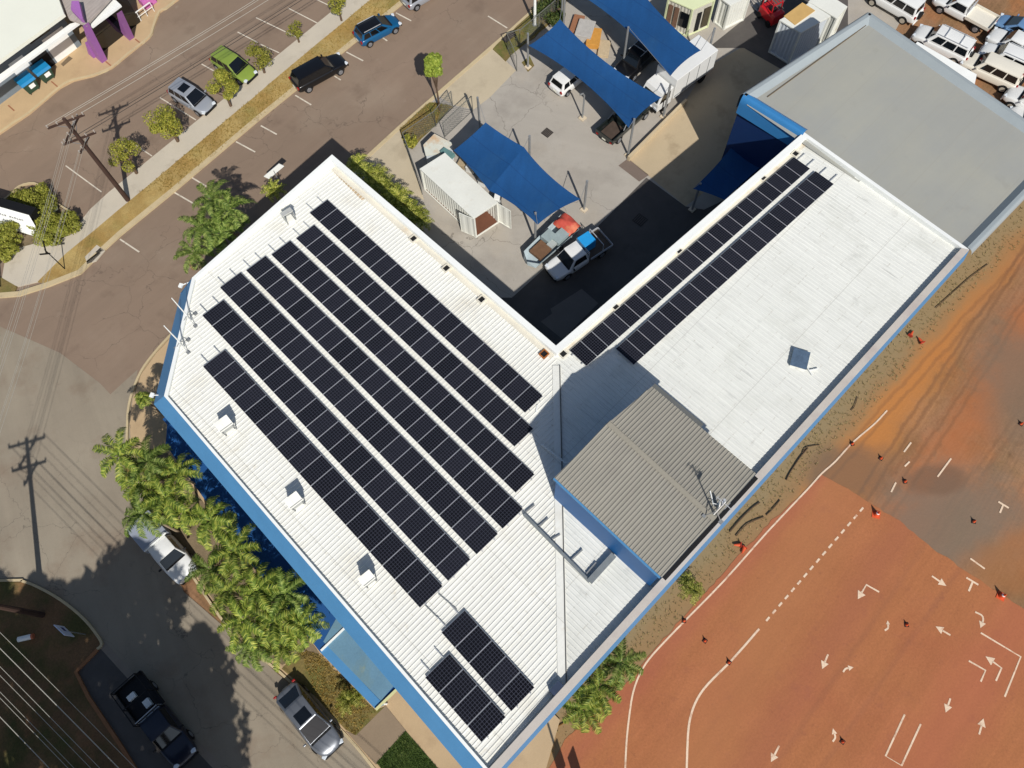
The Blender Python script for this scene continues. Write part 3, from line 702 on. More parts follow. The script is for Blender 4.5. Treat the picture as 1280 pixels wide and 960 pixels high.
# rain heads / gutter outlets
def outlet(px, py, label, rust=False, f=None):
    c = on_roof(px, py, .05, f); e = empty('gutter_outlet', c, R(-2), label, 'gutter outlet', 'gutter outlets')
    b = MB()
    for d_ in ((0, .2, .5, .06), (0, -.2, .5, .06), (.22, 0, .06, .34), (-.22, 0, .06, .34)): b.box((d_[0], d_[1], .06), (d_[2], d_[3], .14))
    b.build('rim', mat('rusty_rim', (160, 96, 44), .9, .3, 4) if rust else M_gut, e)
    MB().box((0, 0, .03), (.38, .34, .04)).build('grate', M_dark, e)
outlet(517, 299, 'gutter outlet at the first dark box near the top of the courtyard gutter', f=rz1)
outlet(558, 336, 'faint gutter outlet between the first and the grey box outlet', f=rz1)
outlet(602, 375, 'grey box gutter outlet halfway down the courtyard gutter', f=rz1)
outlet(680, 443, 'rust-stained gutter outlet beside the inner corner of the roof', True, rz1)
outlet(704, 443, 'grey gutter outlet right of the inner corner of the roof', f=rz2)
outlet(769, 384, 'black gutter outlet beside the fourth panel of the rear wing', f=rz2)
outlet(848, 314, 'black gutter outlet beside the tenth panel of the rear wing', f=rz2)
outlet(953, 223, 'small gutter outlet near the far end of the rear wing gutter', f=rz2)
outlet(994, 193, 'dark gutter outlet at the far end of the rear panel row', f=rz2)
# small debris pan near top corner
q = [on_roof(416, 214, .03), on_roof(424, 210, .03), on_roof(462, 246, .03), on_roof(452, 250, .03)]
struct_ = MB().poly(q, .01).build('roof_stain_tray', mat('stained_tray', (196, 172, 138), .85, .12, 1.2, blots=[((132, 124, 100), .9, .45, .65, .7)]), bld)
# L-shaped low parapet duct below the plant room
a = on_roof(655, 643, .16); b = on_roof(737, 727, .16); c_ = on_roof(767, 694, .16)
e = tag(MB().bar(a, b, .14, .26).bar(b, c_, .34, .4).build('cable_duct', mat('duct_grey', (120, 126, 128), .6, .15, 3)), 'grey L-shaped cable duct running from the panels to the blue wall', 'cable duct')
br = MB()
for (p, q) in (((657, 640), (668, 631)), ((673, 658), (685, 648)), ((690, 674), (700, 668)), ((714, 700), (728, 687)), ((733, 717), (745, 703))):
    u = on_roof(*p, .1); v = on_roof(*q, .1); br.bar(u, v, .08, .1)
br.build('bracket', M_steel, e)
# conduits between the arrays
for k, (p, q) in enumerate((((531, 756), (556, 781)), ((548, 742), (571, 762)))):
    u = on_roof(*p, .08); v = on_roof(*q, .08)
    tag(MB().tube([u, v], .03, 6).build('conduit', M_steel), ['grey conduit joining the long row to the lower left array', 'grey conduit joining the long row to the upper right array'][k], 'conduit')
for k, (p, q) in enumerate((((696, 455), (698, 480)), ((655, 510), (690, 470)))):
    u = on_roof(*p, .07); v = on_roof(*q, .07)
u = on_roof(678, 556, .12); v = on_roof(706, 578, .12)
vent = MB()
for k in range(11):
    p = u.lerp(v, k/10); vent.box(p, (.07, .2, .06), R(35))
tag(vent.build('ridge_spikes', M_cap), 'row of small white clips in the shade below the plant room', 'roof clips')
u = on_roof(671, 511, .05); tag(MB().box(u, (.5, .09, .06), R(35)).build('roof_clip', M_cap), 'single white clip on the shaded roof by the panel end', 'roof clip')

# antennas
def antenna(base, h, label, grp=None, z=None):
    b = on_roof(*base, .0) if z is None else at(*base, z)
    e = empty('antenna', b, 0, label, 'antenna', grp)
    MB().tube([(0, 0, 0), (0, 0, h*.45), (0, 0, h)], [.045, .04, .03], 8).build('mast', M_cap, e)
    t = MB()
    for k in range(3):
        an = k*2.094+.4; t.bar((0, 0, .75), (math.cos(an)*.5, math.sin(an)*.5, .03), .035); t.box((math.cos(an)*.5, math.sin(an)*.5, .05), (.2, .2, .1))
    t.build('tripod', M_steel, e)
    return e
antenna((239.4, 401), 3.0, 'white whip antenna on a tripod at the top left roof edge, upper one', 'whip antennas on the left edge')
antenna((230.6, 434), 3.0, 'white whip antenna on a tripod at the left roof corner, lower one', 'whip antennas on the left edge')
e = antenna((892, 643), 2.6, 'television aerial mast on the grey ribbed plant room roof', None, TZ+.3)
ya = MB(); ya.bar((.0, -.45, 2.4), (0, .45, 2.4), .03)
for k in range(5): ya.bar((-.25+.03*k, -.4+.2*k, 2.4), (.25-.03*k, -.4+.2*k, 2.4), .02)
ya.bar((0, 0, 1.9), (.35, .1, 1.9), .12); ya.build('aerial', M_alu, e)
p1 = at(897, 633, TZ+.3); e = empty('satellite_dish', p1, R(30), 'small white dish bracket on the low edge of the grey roof', 'dish')
dsh = MB(); n = 14; dsh.v.append((0, -.06, .35))
for r_, y_ in ((.14, -.04), (.27, .03)):
    for k in range(n): dsh.v.append((math.cos(2*math.pi*k/n)*r_, y_, .35+math.sin(2*math.pi*k/n)*r_))
dsh.f += [(0, 1+(k+1) % n, 1+k) for k in range(n)]+[(1+k, 1+(k+1) % n, 1+n+(k+1) % n, 1+n+k) for k in range(n)]
dsh.build('dish', M_cap, e); MB().bar((0, 0, 0), (0, 0, .35), .05).bar((0, 0, .35), (0, .35, .35), .03).bar((0, .2, .02), (.7, .5, .02), .05).build('bracket', M_cap, e)
# flood lights on thin arms over the fascia
for k, (p, q, l) in enumerate((((236, 353), (226, 357), 'small floodlight on an arm off the top left blue fascia'), ((203, 494), (190, 494), 'small floodlight on an arm at the left corner of the fascia'))):
    u = at(*p, 8.6); v = at(*q, 8.5); e = empty('floodlight', u, 0, l, 'floodlight', 'floodlights on the fascia')
    MB().bar((0, 0, 0), v-u, .05).build('arm', M_cap, e); MB().box(v-u, (.28, .22, .14), .5).build('lamp', M_cap, e)
for k, (p, l) in enumerate((((376, 702), 'small white bracket on the blue fascia, right of the palms'), ((358, 678), 'small white bracket on the blue fascia above the palms'))):
    u = at(*p, 8.7); tag(MB().bar(u, u+Vector((-.3, -.45, -.1)), .05).bar(u+Vector((-.3, -.45, -.1)), u+Vector((-.05, -.62, -.1)), .05).build('wall_bracket', M_cap), l, 'bracket')

# ------------------------------------------------------------------ street awning
aw = empty('awning', (0, 0, 0), 0, 'long low blue awning along the left side of the warehouse, over the footpath', 'awning')
M_awn = mat('awning_blue_shaded', (30, 78, 132), .6, .08, .5, 10, .05)  # darkened blue: the palm shade on the upper awning is part of this colour
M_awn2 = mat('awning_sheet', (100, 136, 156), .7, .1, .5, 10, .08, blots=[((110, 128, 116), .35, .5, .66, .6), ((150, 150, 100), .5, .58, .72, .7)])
AZ = 3.3
ao = P([(470, 887), (400, 815), (312, 703), (207, 556), (209, 531), (203, 524)], AZ)
ai = [Vector((wallr[6].x-.02, at(500, 860, AZ).y, AZ)), Vector((wallr[0].x-.02, ao[-1].y+.3, AZ))]
end = at(500, 859, AZ)
poly = ao+[Vector((wallr[0].x-.02, ao[-1].y, AZ)), Vector((wallr[6].x-.02, end.y, AZ))]
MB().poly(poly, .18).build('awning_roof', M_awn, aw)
q0, q1, q2, q3 = at(476, 876, AZ+.02), at(404, 802, AZ+.02), Vector((wallr[6].x-.6, at(404, 802, AZ).y+.6, AZ+.02)), Vector((wallr[6].x-.4, at(495, 858, AZ).y+.15, AZ+.02))
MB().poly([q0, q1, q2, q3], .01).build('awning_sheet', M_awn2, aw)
MB().poly([ao[0]+Vector((0, 0, .012)), ao[1]+Vector((0, 0, .012)), at(409, 806, AZ+.012), at(480, 881, AZ+.012)]).build('lit_edge', M_blue, aw)  # sunlit part of the awning rim, painted as a lighter blue strip
MB().bar(ao[0]+Vector((0, 0, .03)), Vector((wallr[6].x, end.y, AZ+.03)), .14, .22).build('end_beam', mat('cream_beam', (206, 204, 150), .7, .08, 1), aw)
m_ = ao[1]; MB().bar(m_+Vector((.1, 0, .06)), at(436, 780, AZ+.06), .12, .1).build('cross_beam', M_cap, aw)
for q in ((396, 812), (300, 688), (225, 585), (468, 884)):
    b = at(*q, AZ-.18)+Vector((.3, .0, 0)); MB().bar(Vector((b.x, b.y, .1)), b, .12).build('post', M_cap, aw)
# dark hood above the tray at lower right of the valley
c = on_roof(697, 862, .25); tag(MB().box(c, (.7, .55, .4), R(2)).build('rain_head', mat('dark_hood', (48, 60, 82), .6, .15, 3)), 'dark rain head at the foot of the valley joint', 'rain head')

# ------------------------------------------------------------------ grey roofed workshop behind
ws = empty('workshop', (0, 0, 0), 0, 'workshop with a plain grey membrane roof and rolled parapets at the upper right', 'building')
M_mem = mat('grey_membrane', (154, 154, 147), .85, .02, .12, 26, .02, .05, blots=[((174, 170, 150), .07, .5, .75, .6), ((150, 153, 152), .1, .5, .75, .4), ((134, 132, 124), .5, .6, .74, .35)], streak=(R(-5), (.04, 1.3, 1), .02), lines=roof_laps(2.4, 1, .2))
M_roll = mat('parapet_grey', (150, 158, 160), .5, .04, 1, 12, .03)
WZ = 9.0
W = [at(930, 118, WZ), at(1087, 16, WZ), at(1334, 186, WZ), at(1212, 311, WZ)]
W[0] = at(930, 118, WZ); W[3] = ring[5]+Vector((.35, -.02, 0)); W[3].z = WZ
def roll(a, b, inn_, name, m, r=.4, wout=.28):
    """rolled parapet: quarter-round outer face, flat top, sloping inner face"""
    d = (b-a); d.z = 0; d.normalize(); s = Vector((-d.y, d.x, 0))
    if s.dot(inn_-a) < 0: s = -s
    prof = []
    for k in range(8):
        t = k/7*math.pi/2; prof.append((-wout*math.cos(t)*1.0+0, -r*1.2*(1-math.sin(t))))
    prof = [(-wout, -1.6)]+prof+[(.2, .0), (.62, -.36)]
    mb = MB()
    for p in (a, b):
        for u, z in prof: mb.v.append(tuple(p+s*u+Vector((0, 0, z))))
    n = len(prof)
    for k in range(n-1): mb.f.append((k, k+1, n+k+1, n+k))
    mb.build(name, m, ws, smooth=False)
cw = sum(W, Vector())/4
roll(W[0], W[1], cw, 'parapet', M_roll); roll(W[1], W[2], cw, 'parapet', M_roll); roll(W[2], W[3], cw, 'parapet', M_roll)
rw = [p.copy() for p in W]; rw = inset(rw, [.6, .6, .6, -.3])
e5 = ring[4]
for p in rw: p.z = WZ-.35
MB().poly(rw).build('roof', M_mem, ws)
# left rolled face in blue, from the free corner to the white roof
J = at(1006, 165, WZ)
roll(W[0], J, cw, 'parapet', mat('blue_roll', (56, 122, 176), .45, .05, 1), .55, .3)
mb = MB()
for i in range(4):
    a, b = W[i], W[(i+1) % 4]; mb.quad(Vector((a.x, a.y, 0)), Vector((b.x, b.y, 0)), Vector((b.x, b.y, WZ-.7)), Vector((a.x, a.y, WZ-.7)))
mb.build('wall', mat('shaded_wall', (18, 46, 90), .6, .05, 1), ws)  # wall blue deepened to navy, with the shade painted into the colour
u = at(950, 147, WZ-.28); v = at(1081, 28, WZ-.28)
MB().bar(at(942, 120, WZ-.3)+Vector((.6, -.75, 0)), at(1083, 29, WZ-.3)+Vector((-.2, -.1, 0)), .05, .06).build('flashing_joint', mat('joint_brown', (110, 96, 76), .8, .1, 2), ws)
# white lean-to behind the far parapet
lt = [at(1150, 54, 4.5), at(1220, 96, 4.5), at(1214, 106, 4.5), at(1140, 62, 4.5)]
cabin = empty('site_cabin', (0, 0, 0), 0, 'long white roofed cabin squeezed between the grey workshop and the parked wagons', 'cabin')
lt = [at(1147, 52, 3.0), at(1221, 93, 3.0), at(1216, 116, 3.0), at(1130, 70, 3.0)]
MB().poly(lt, .12).build('roof', M_cap, cabin)
mb = MB()
for i in range(4):
    a, b = lt[i], lt[(i+1) % 4]; mb.quad(Vector((a.x, a.y, -.03)), Vector((b.x, b.y, -.03)), Vector((b.x, b.y, 2.88)), Vector((a.x, a.y, 2.88)))
mb.build('wall', M_wallw, cabin)
# ------------------------------------------------------------------ vehicles
M_tyre = mat('tyre_rubber', (28, 27, 27), .85, .1, 4)
M_rim = mat('wheel_rim', (150, 152, 156), .4, .08, 6, metal=.5)
M_steelrim = mat('steel_rim', (176, 168, 152), .55, .15, 6)
M_glass = glassy('car_glass', (14, 17, 20))
M_glass_l = glassy('windscreen_glass', (40, 50, 54), .1)
M_head = glassy('headlight_lens', (214, 220, 224), .12)
M_tail = glassy('tail_light_lens', (150, 20, 18), .2)
M_blackp = mat('black_plastic', (24, 24, 25), .6, .1, 5)
M_plate = mat('number_plate', (226, 224, 206), .6, .03, 3)
def paint(name, rgb, metal=0.0, rough=.28):
    return mat(name, rgb, rough, .02, .8, 6, .015, coat=.35, spec=.5, metal=metal)
P_white = paint('white_paint', (226, 226, 222)); P_cream = paint('cream_paint', (224, 218, 202)); P_silver = paint('silver_paint', (168, 172, 178), .35)
P_grey = paint('grey_paint', (110, 114, 120), .35); P_black = paint('black_paint', (16, 16, 18)); P_blue = paint('teal_blue_paint', (14, 82, 124))
P_green = paint('green_paint', (126, 146, 62)); P_lblue = paint('light_blue_paint', (104, 140, 178)); P_dark = paint('dark_green_paint', (30, 36, 34)); P_navy = paint('navy_paint', (22, 28, 44))
# stations along the body: (x fraction 0 rear..1 front, half width factor, bottom z, top z)
BODY = {
 'hatch': dict(L=4.1, W=1.76, H=1.48, belt=.92, st=[(0, .78, .38, .74), (.02, .9, .3, .9), (.1, .97, .22, .95), (.3, 1, .2, .93), (.6, 1, .2, .92), (.74, .98, .2, .9), (.86, .95, .21, .8), (.94, .82, .25, .7), (.985, .62, .32, .58), (1, .4, .38, .52)],
   gh=(.03, .76, .1, .56)),
 'sedan': dict(L=4.9, W=1.85, H=1.46, belt=.93, st=[(0, .5, .42, .74), (.015, .76, .3, .9), (.06, .9, .24, .97), (.2, .98, .2, .97), (.5, 1, .2, .93), (.7, 1, .2, .91), (.84, .95, .21, .84), (.93, .84, .25, .74), (.98, .62, .32, .62), (1, .36, .38, .54)],
   gh=(.06, .76, .25, .53)),
 'suv': dict(L=4.35, W=1.8, H=1.62, belt=1.02, st=[(0, .8, .42, .85), (.02, .92, .34, 1.0), (.1, .98, .28, 1.05), (.4, 1, .26, 1.03), (.7, 1, .26, 1.0), (.85, .96, .26, .93), (.95, .88, .3, .8), (.99, .76, .36, .68), (1, .6, .42, .6)],
   gh=(.03, .74, .09, .6)),
 'wagon': dict(L=4.9, W=1.86, H=1.85, belt=1.15, st=[(0, .84, .5, .95), (.015, .94, .42, 1.12), (.08, .99, .36, 1.17), (.4, 1, .34, 1.16), (.7, 1, .34, 1.13), (.86, .97, .34, 1.08), (.96, .9, .38, .96), (.99, .8, .42, .82), (1, .7, .46, .7)],
   gh=(.03, .76, .06, .66)),
 'ute': dict(L=5.2, W=1.82, H=1.72, belt=1.05, st=[(.4, .84, .36, 1.0), (.415, .97, .34, 1.08), (.5, 1, .32, 1.07), (.7, 1, .32, 1.05), (.86, .97, .32, 1.02), (.95, .9, .36, .92), (.99, .78, .4, .78), (1, .62, .44, .68)],
   gh=(.42, .76, .45, .66)),
}
def make_car(kind, body_m, c, rz, label, group=None, cat='car', roof_m=None, sunroof=False, rack=False, rim=M_rim, tray=None, cargo=None, L=None, spare=False, plate=True):
    K = BODY[kind]; L = L or K['L']; W = K['W']; H = K['H']; hw = W/2
    root = empty(cat.replace(' ', '_') if cat != 'car' else 'parked_car', c, rz, label, cat, group)
    mb = MB(); st = K['st']; n = 14; ns = len(st)
    X = lambda f: (f-.5)*L
    for (f, wf, zl, zt) in st:
        w_ = hw*wf; x = X(f); m = (zl+zt)/2
        ring_ = [(-w_*.7, zl), (-w_*.95, zl+.05), (-w_, zl+.2), (-w_*1.0, m+.08), (-w_*.97, zt-.1), (-w_*.86, zt-.015), (-w_*.45, zt+.012)]
        ring_ = ring_+[(-y, z) for y, z in reversed(ring_)]
        mb.v += [(x, y, z) for y, z in ring_]
    for i in range(ns-1):
        for j in range(n):
            j2 = (j+1) % n; mb.f.append((i*n+j, (i+1)*n+j, (i+1)*n+j2, i*n+j2))
    mb.f.append(tuple(range(n))); mb.f.append(tuple((ns-1)*n+j for j in reversed(range(n))))
    body = mb.build('body', body_m, root, True); sb_ = body.modifiers.new('smooth', 'SUBSURF'); sb_.levels = 1; sb_.render_levels = 2
    # cabin: tapered box with inset glass
    b0, b1, t0, t1 = K['gh']; zb = K['belt']-.02; zt = H-.03
    wb_, wt = hw*.9, hw*.72
    LO = [Vector((X(b0), -wb_, zb)), Vector((X(b1), -wb_, zb)), Vector((X(b1), wb_, zb)), Vector((X(b0), wb_, zb))]
    HI = [Vector((X(t0), -wt, zt)), Vector((X(t1), -wt, zt)), Vector((X(t1), wt, zt)), Vector((X(t0), wt, zt))]
    cb = MB(); ctr_ = Vector((X((t0+t1)/2), 0, 0))
    def seg(z): return z
    # roof with slight crown
    cb.add(LO+HI, [(0, 1, 5, 4), (1, 2, 6, 5), (2, 3, 7, 6), (3, 0, 4, 7)])
    cab = cb.build('cabin', body_m, root, False, mods=.07)
    rf = MB(); nx, ny = 6, 6; o = 0
    for i in range(nx+1):
        for j in range(ny+1):
            u, v = i/nx, j/ny; x = HI[0].x+(HI[1].x-HI[0].x)*u; y = -wt+2*wt*v
            edge = (1-(2*u-1)**4)*(1-(2*v-1)**4)
            ex = 1.03 if edge == 0 else 1
            rf.v.append(((x-ctr_.x)*1.03+ctr_.x, y*1.04, zt-.015+.065*edge))
    for i in range(nx):
        for j in range(ny): a = i*(ny+1)+j; rf.f.append((a, a+ny+1, a+ny+2, a+1))
    rf.build('roof', roof_m or body_m, root, True)
    def pane(name, q, ins, m, par=root, off=.012):
        """glass inset in the quad q (bottom a,b top c,d)"""
        a, b, c2, d = q; cn = (b-a).cross(d-a).normalized()
        mid = (a+b+c2+d)/4
        if cn.dot(mid-Vector((ctr_.x, 0, (zb+zt)/2))) < 0: cn = -cn
        def bl(u, v): return a.lerp(b, u).lerp(d.lerp(c2, u), v)+cn*off
        (u0, u1, v0, v1) = ins
        MB().quad(bl(u0, v0), bl(u1, v0), bl(u1, v1), bl(u0, v1)).build(name, m, par)
    pane('windscreen', (LO[1], LO[2], HI[2], HI[1]), (.05, .95, .06, .94), M_glass)
    pane('rear_window', (LO[3], LO[0], HI[0], HI[3]), (.1, .9, .2 if kind != 'sedan' else .08, .88), M_glass)
    for sgn, (a, b, c2, d) in ((-1, (LO[0], LO[1], HI[1], HI[0])), (1, (LO[3], LO[2], HI[2], HI[3]))):
        cuts = {'ute': [(.1, .86)], 'wagon': [(.04, .31), (.34, .62), (.65, .9)]}.get(kind, [(.06, .3), (.33, .6), (.63, .9)])
        for u0, u1 in cuts: pane('side_window', (a, b, c2, d), (u0, u1, .12, .88), M_glass)
    # wheels
    wr = {'wagon': .37, 'ute': .36, 'suv': .34}.get(kind, .32)
    for fx in (.18, .81):
        for s in (-1, 1):
            y = s*(hw-.1); t = MB().tube([(X(fx), y-.11, wr), (X(fx), y-.09, wr), (X(fx), y+.09, wr), (X(fx), y+.11, wr)], [wr*.9, wr, wr, wr*.9], 20)
            wh = t.build('wheel', M_tyre, root)
            r = MB().tube([(X(fx), y+s*.1, wr), (X(fx), y+s*.118, wr)], [wr*.64, wr*.6], 16); r.build('rim', rim, wh)
            ar = MB(); k_ = 12    # wheel arch lip
            for k in range(k_+1):
                an = math.pi*k/k_; ar.v += [(X(fx)+math.cos(an)*(wr+.07), s*(hw*.985), wr+math.sin(an)*(wr+.07)), (X(fx)+math.cos(an)*(wr+.01), s*(hw*1.005), wr+math.sin(an)*(wr+.01))]
            ar.f = [(2*k, 2*k+1, 2*k+3, 2*k+2) for k in range(k_)]
            ar.build('wheel_arch', M_blackp, root)
    for s in (-1, 1):
        zf = [q for q in st if q[0] >= .94][0][3]
        MB().box((X(.965), s*hw*.68, zf-.1), (.26, .3, .13), s*-.3).build('headlight', M_head, root, mods=.03)
        if kind != 'ute': MB().box((X(.012), s*hw*.78, K['belt']-.14), (.12, .2, .22)).build('tail_light', M_tail, root, mods=.02)
        MB().box((X(b1)-.25, s*(hw+.09), K['belt']+.06), (.12, .2, .13)).build('mirror', body_m if kind != 'ute' else M_blackp, root, mods=.03)
    MB().box((X(1)-.03, 0, .42), (.12, W*.74, .22)).build('bumper', M_blackp if kind != 'wagon' else body_m, root, mods=.03)
    # bonnet shut line and wiper cowl
    g = MB(); zc = K['belt']+.005; g.box((X(b1)+.03, 0, zc-.005), (.14, W*.8, .03)); g.build('cowl', M_blackp, root)
    if plate: MB().box((X(0)-.02 if kind != 'ute' else X(0)-.01, 0, .6), (.03, .36, .11)).build('number_plate', M_plate, root)
    if sunroof: MB().box((X((t0+t1)/2)+.25, 0, zt+.052), (.75, wt*1.3, .012)).build('sunroof', M_glass, root)
    if rack:
        for s in (-1, 1): MB().bar((X(t0)+.15, s*wt*.93, zt+.09), (X(t1)-.1, s*wt*.93, zt+.09), .04).build('roof_rail', M_alu, root)
        if rack == 2:
            for f in (.3, .75): MB().bar((X(t0+(t1-t0)*f), -wt*.95, zt+.13), (X(t0+(t1-t0)*f), wt*.95, zt+.13), .05).build('roof_bar', M_alu, root)
    if spare:
        MB().tube([(X(0)-.02, .05, .95), (X(0)-.2, .05, .95)], [.34, .33], 20).build('spare_wheel', M_tyre, root)
        MB().box((X(0)-.05, 0, .5), (.12, W*.9, .16)).build('rear_bumper', body_m, root, mods=.03)
    if kind == 'ute':
        x0, x1 = X(0), X(.41); xm = (x0+x1)/2; ln = x1-x0-.06; wd = W+.06
        MB().box(((x0+X(.9))/2, 0, .5), (L*.88, .7, .16)).build('chassis', M_blackp, root)
        if tray == 'tub':
            t = MB(); t.box((xm, -wd*.46, .83), (ln, .1, .5)).box((xm, wd*.46, .83), (ln, .1, .5)).box((x0+.05, 0, .83), (.08, wd*.86, .5)).box((x1-.08, 0, .83), (.06, wd*.86, .5)).box((xm, 0, .62), (ln, wd*.88, .06))
            t.build('tub', body_m, root, mods=.02)
        else:
            MB().box((xm, 0, .82), (ln, wd, .07)).build('tray_floor', cargo if hasattr(cargo, 'node_tree') else M_alu, root)
            t = MB()
            for s in (-1, 1): t.box((xm, s*wd/2, .95), (ln, .04, .24))
            t.box((x0, 0, .95), (.04, wd, .24)); t.build('tray_side', tray or M_alu, root)
            hb = MB()
            for y in (-.8, -.27, .27, .8): hb.bar((x1+.02, y*.95, .85), (x1+.02, y*.95, 1.7), .05)
            for z in (1.15, 1.45, 1.7): hb.bar((x1+.02, -.8, z), (x1+.02, .8, z), .05)
            hb.build('headboard', M_alu, root)
        for s in (-1, 1): MB().box((x0-.01, s*wd*.38, .7), (.06, .2, .1)).build('tail_light', M_tail, root)
    return root
def car_px(kind, m, rear, front, label, z=.7, **k):
    a = at(*rear, z); b = at(*front, z); c = (a+b)/2; c.z = k.pop('gz', .02)
    return make_car(kind, m, c, math.atan2(b.y-a.y, b.x-a.x), label, **k)
car_px('hatch', P_green, (271, 69), (313, 95), 'lime green hatchback parked nose-in at the kerb of the upper lot', L=4.2)
car_px('hatch', P_silver, (217, 108), (262, 135), 'silver hatchback with a sunroof parked nose-in at the kerb of the upper lot', sunroof=True)
car_px('suv', P_black, (367, 107), (430, 72), 'black station wagon parked along the dry grass verge', L=4.95)
car_px('hatch', P_blue, (446, 49), (497, 22), 'teal blue car with a black roof parked along the dry grass verge', roof_m=P_black, rack=1)
car_px('hatch', P_silver, (505, 4), (552, -24), 'silver car cut off by the top edge of the photo, on the street', group=None)
car_px('sedan', P_grey, (352, 856), (421, 944), 'grey sedan with a sunroof parked beside the kerb in the foreground', sunroof=True, rim=M_rim)
ut = car_px('ute', P_white, (181, 656), (232, 716), 'white ute parked by the kerb, half hidden under the palms', cat='ute', L=5.3)
MB().box((-1.45, 0, 1.2), (2.1, 1.86, .75)).build('canopy', mat('canopy_grey', (160, 166, 176), .4, .06, 1, metal=.2), ut, mods=.03)
MB().box((-.3, .0, 1.78), (.1, 1.7, .06)).build('roof_bar', M_cap, ut)
bu = car_px('ute', P_navy, (158, 846), (240, 958), 'dark navy ute with ladder racks parked in the deep tree shade', cat='ute', L=6.2, cargo=M_blackp, tray=M_blackp)
rk = MB()
for x in (-2.9, -1.6, -.4):
    for s in (-.85, .85): rk.bar((x, s, .9), (x, s, 1.95), .05)
    rk.bar((x, -.85, 1.95), (x, .85, 1.95), .05)
for s in (-.85, .85): rk.bar((-2.9, s, 1.95), (-.4, s, 1.95), .05)
rk.build('ladder_rack', M_blackp, bu); MB().box((-1.2, .2, 1.0), (.5, .4, .3)).build('tool_box', M_cap, bu); MB().box((-2.2, -.3, 1.0), (.35, .5, .25)).build('tool_box', M_cap, bu)
car_px('hatch', P_white, (696, 110), (733, 80), 'white hatchback parked with its tail out from under the middle shade sail')
du = car_px('ute', P_dark, (757, 171), (805, 128), 'dark ute with an open tub and sports bar under the middle sail corner', cat='ute', tray='tub')
MB().bar((-.55, -.8, 1.08), (-.55, -.7, 1.65), .06).bar((-.55, -.7, 1.65), (-.55, .7, 1.65), .06).bar((-.55, .7, 1.65), (-.55, .8, 1.08), .06).bar((-.55, -.7, 1.6), (-1.2, -.85, 1.08), .06).bar((-.55, .7, 1.6), (-1.2, .85, 1.08), .06).build('sports_bar', M_steel, du)
MB().box((-1.6, 0, .7), (1.6, 1.2, .1)).build('tub_mat', mat('tub_mat', (74, 62, 54), .9, .2, 3), du)
car_px('wagon', P_black, (815, 58), (780, 90), 'black four-wheel drive in the gap between the two upper shade sails', rack=2, group=None)
wu = car_px('ute', P_white, (750, 302), (694, 338), 'white ute with a bright blue box on its tray in the shaded yard', cat='ute', tray=M_alu, cargo=mat('tray_timber', (86, 76, 66), .8, .2, 3))
MB().box((-.95, -.25, 1.35), (1.05, 1.0, 1.0)).build('blue_crate', mat('blue_crate', (40, 150, 214), .5, .05, 2), wu, mods=.03)
MB().bar((-1.7, -.85, .9), (-1.7, -.85, 1.75), .05).bar((-1.7, .85, .9), (-1.7, .85, 1.75), .05).bar((-1.7, -.85, 1.75), (-1.7, .85, 1.75), .05).build('rear_rack', M_alu, wu)
# box trailer of odds and ends beside the ute
a = at(668, 322, .6); b = at(712, 281, .6); c = (a+b)/2; c.z = 0.01
tr = empty('trailer', c, math.atan2(b.y-a.y, b.x-a.x), 'pale open trailer loaded with crates and a red tarpaulin, beside the white ute', 'trailer')
t = MB(); t.add([(-2.5, -.62, .4), (-2.75, 0, .4), (-2.5, .62, .4), (2.0, .85, .4), (2.0, -.85, .4), (-2.3, -.8, 1.0), (-2.8, 0, 1.0), (-2.3, .8, 1.0), (2.0, .95, 1.0), (2.0, -.95, 1.0)],
      [(0, 1, 6, 5), (1, 2, 7, 6), (2, 3, 8, 7), (3, 4, 9, 8), (4, 0, 5, 9), (4, 3, 2, 1, 0)])
hull = t.build('hull', mat('pale_hull', (176, 190, 194), .5, .08, 2), tr)
MB().box((-1.3, 0, .8), (1.3, 1.1, .3)).build('deck', mat('brown_deck', (112, 84, 62), .85, .25, 2), tr)
MB().box((-.1, .3, .95), (.9, .8, .5)).box((.5, -.35, .95), (1.2, .8, .45)).build('crate', mat('translucent_crate', (150, 164, 164), .4, .1, 2), tr)
MB().box((-.1, -.3, .9), (1.2, .5, .3)).build('crate', mat('pale_crate', (170, 176, 172), .5, .1, 2), tr)
tp = MB(); nn = 7
for i in range(nn):
    for j in range(nn): tp.v.append((1.0+1.35*i/(nn-1), -.85+1.7*j/(nn-1), 1.35+.12*math.sin(i*1.7+j)+(-.35 if i in (0, nn-1) or j in (0, nn-1) else 0)))
for i in range(nn-1):
    for j in range(nn-1): k = i*nn+j; tp.f.append((k, k+nn, k+nn+1, k+1))
tp.build('red_tarpaulin', mat('red_tarp', (196, 84, 70), .6, .1, 2, blots=[((206, 128, 92), .9, .5, .64, .7)]), tr, True)
for y in (-.95, .95): MB().tube([(0, y-.08, .32), (0, y+.08, .32)], .32, 16).build('wheel', M_tyre, tr)
MB().box((1.9, 0, .35), (.1, 1.7, .1)).build('axle_frame', M_steel, tr)

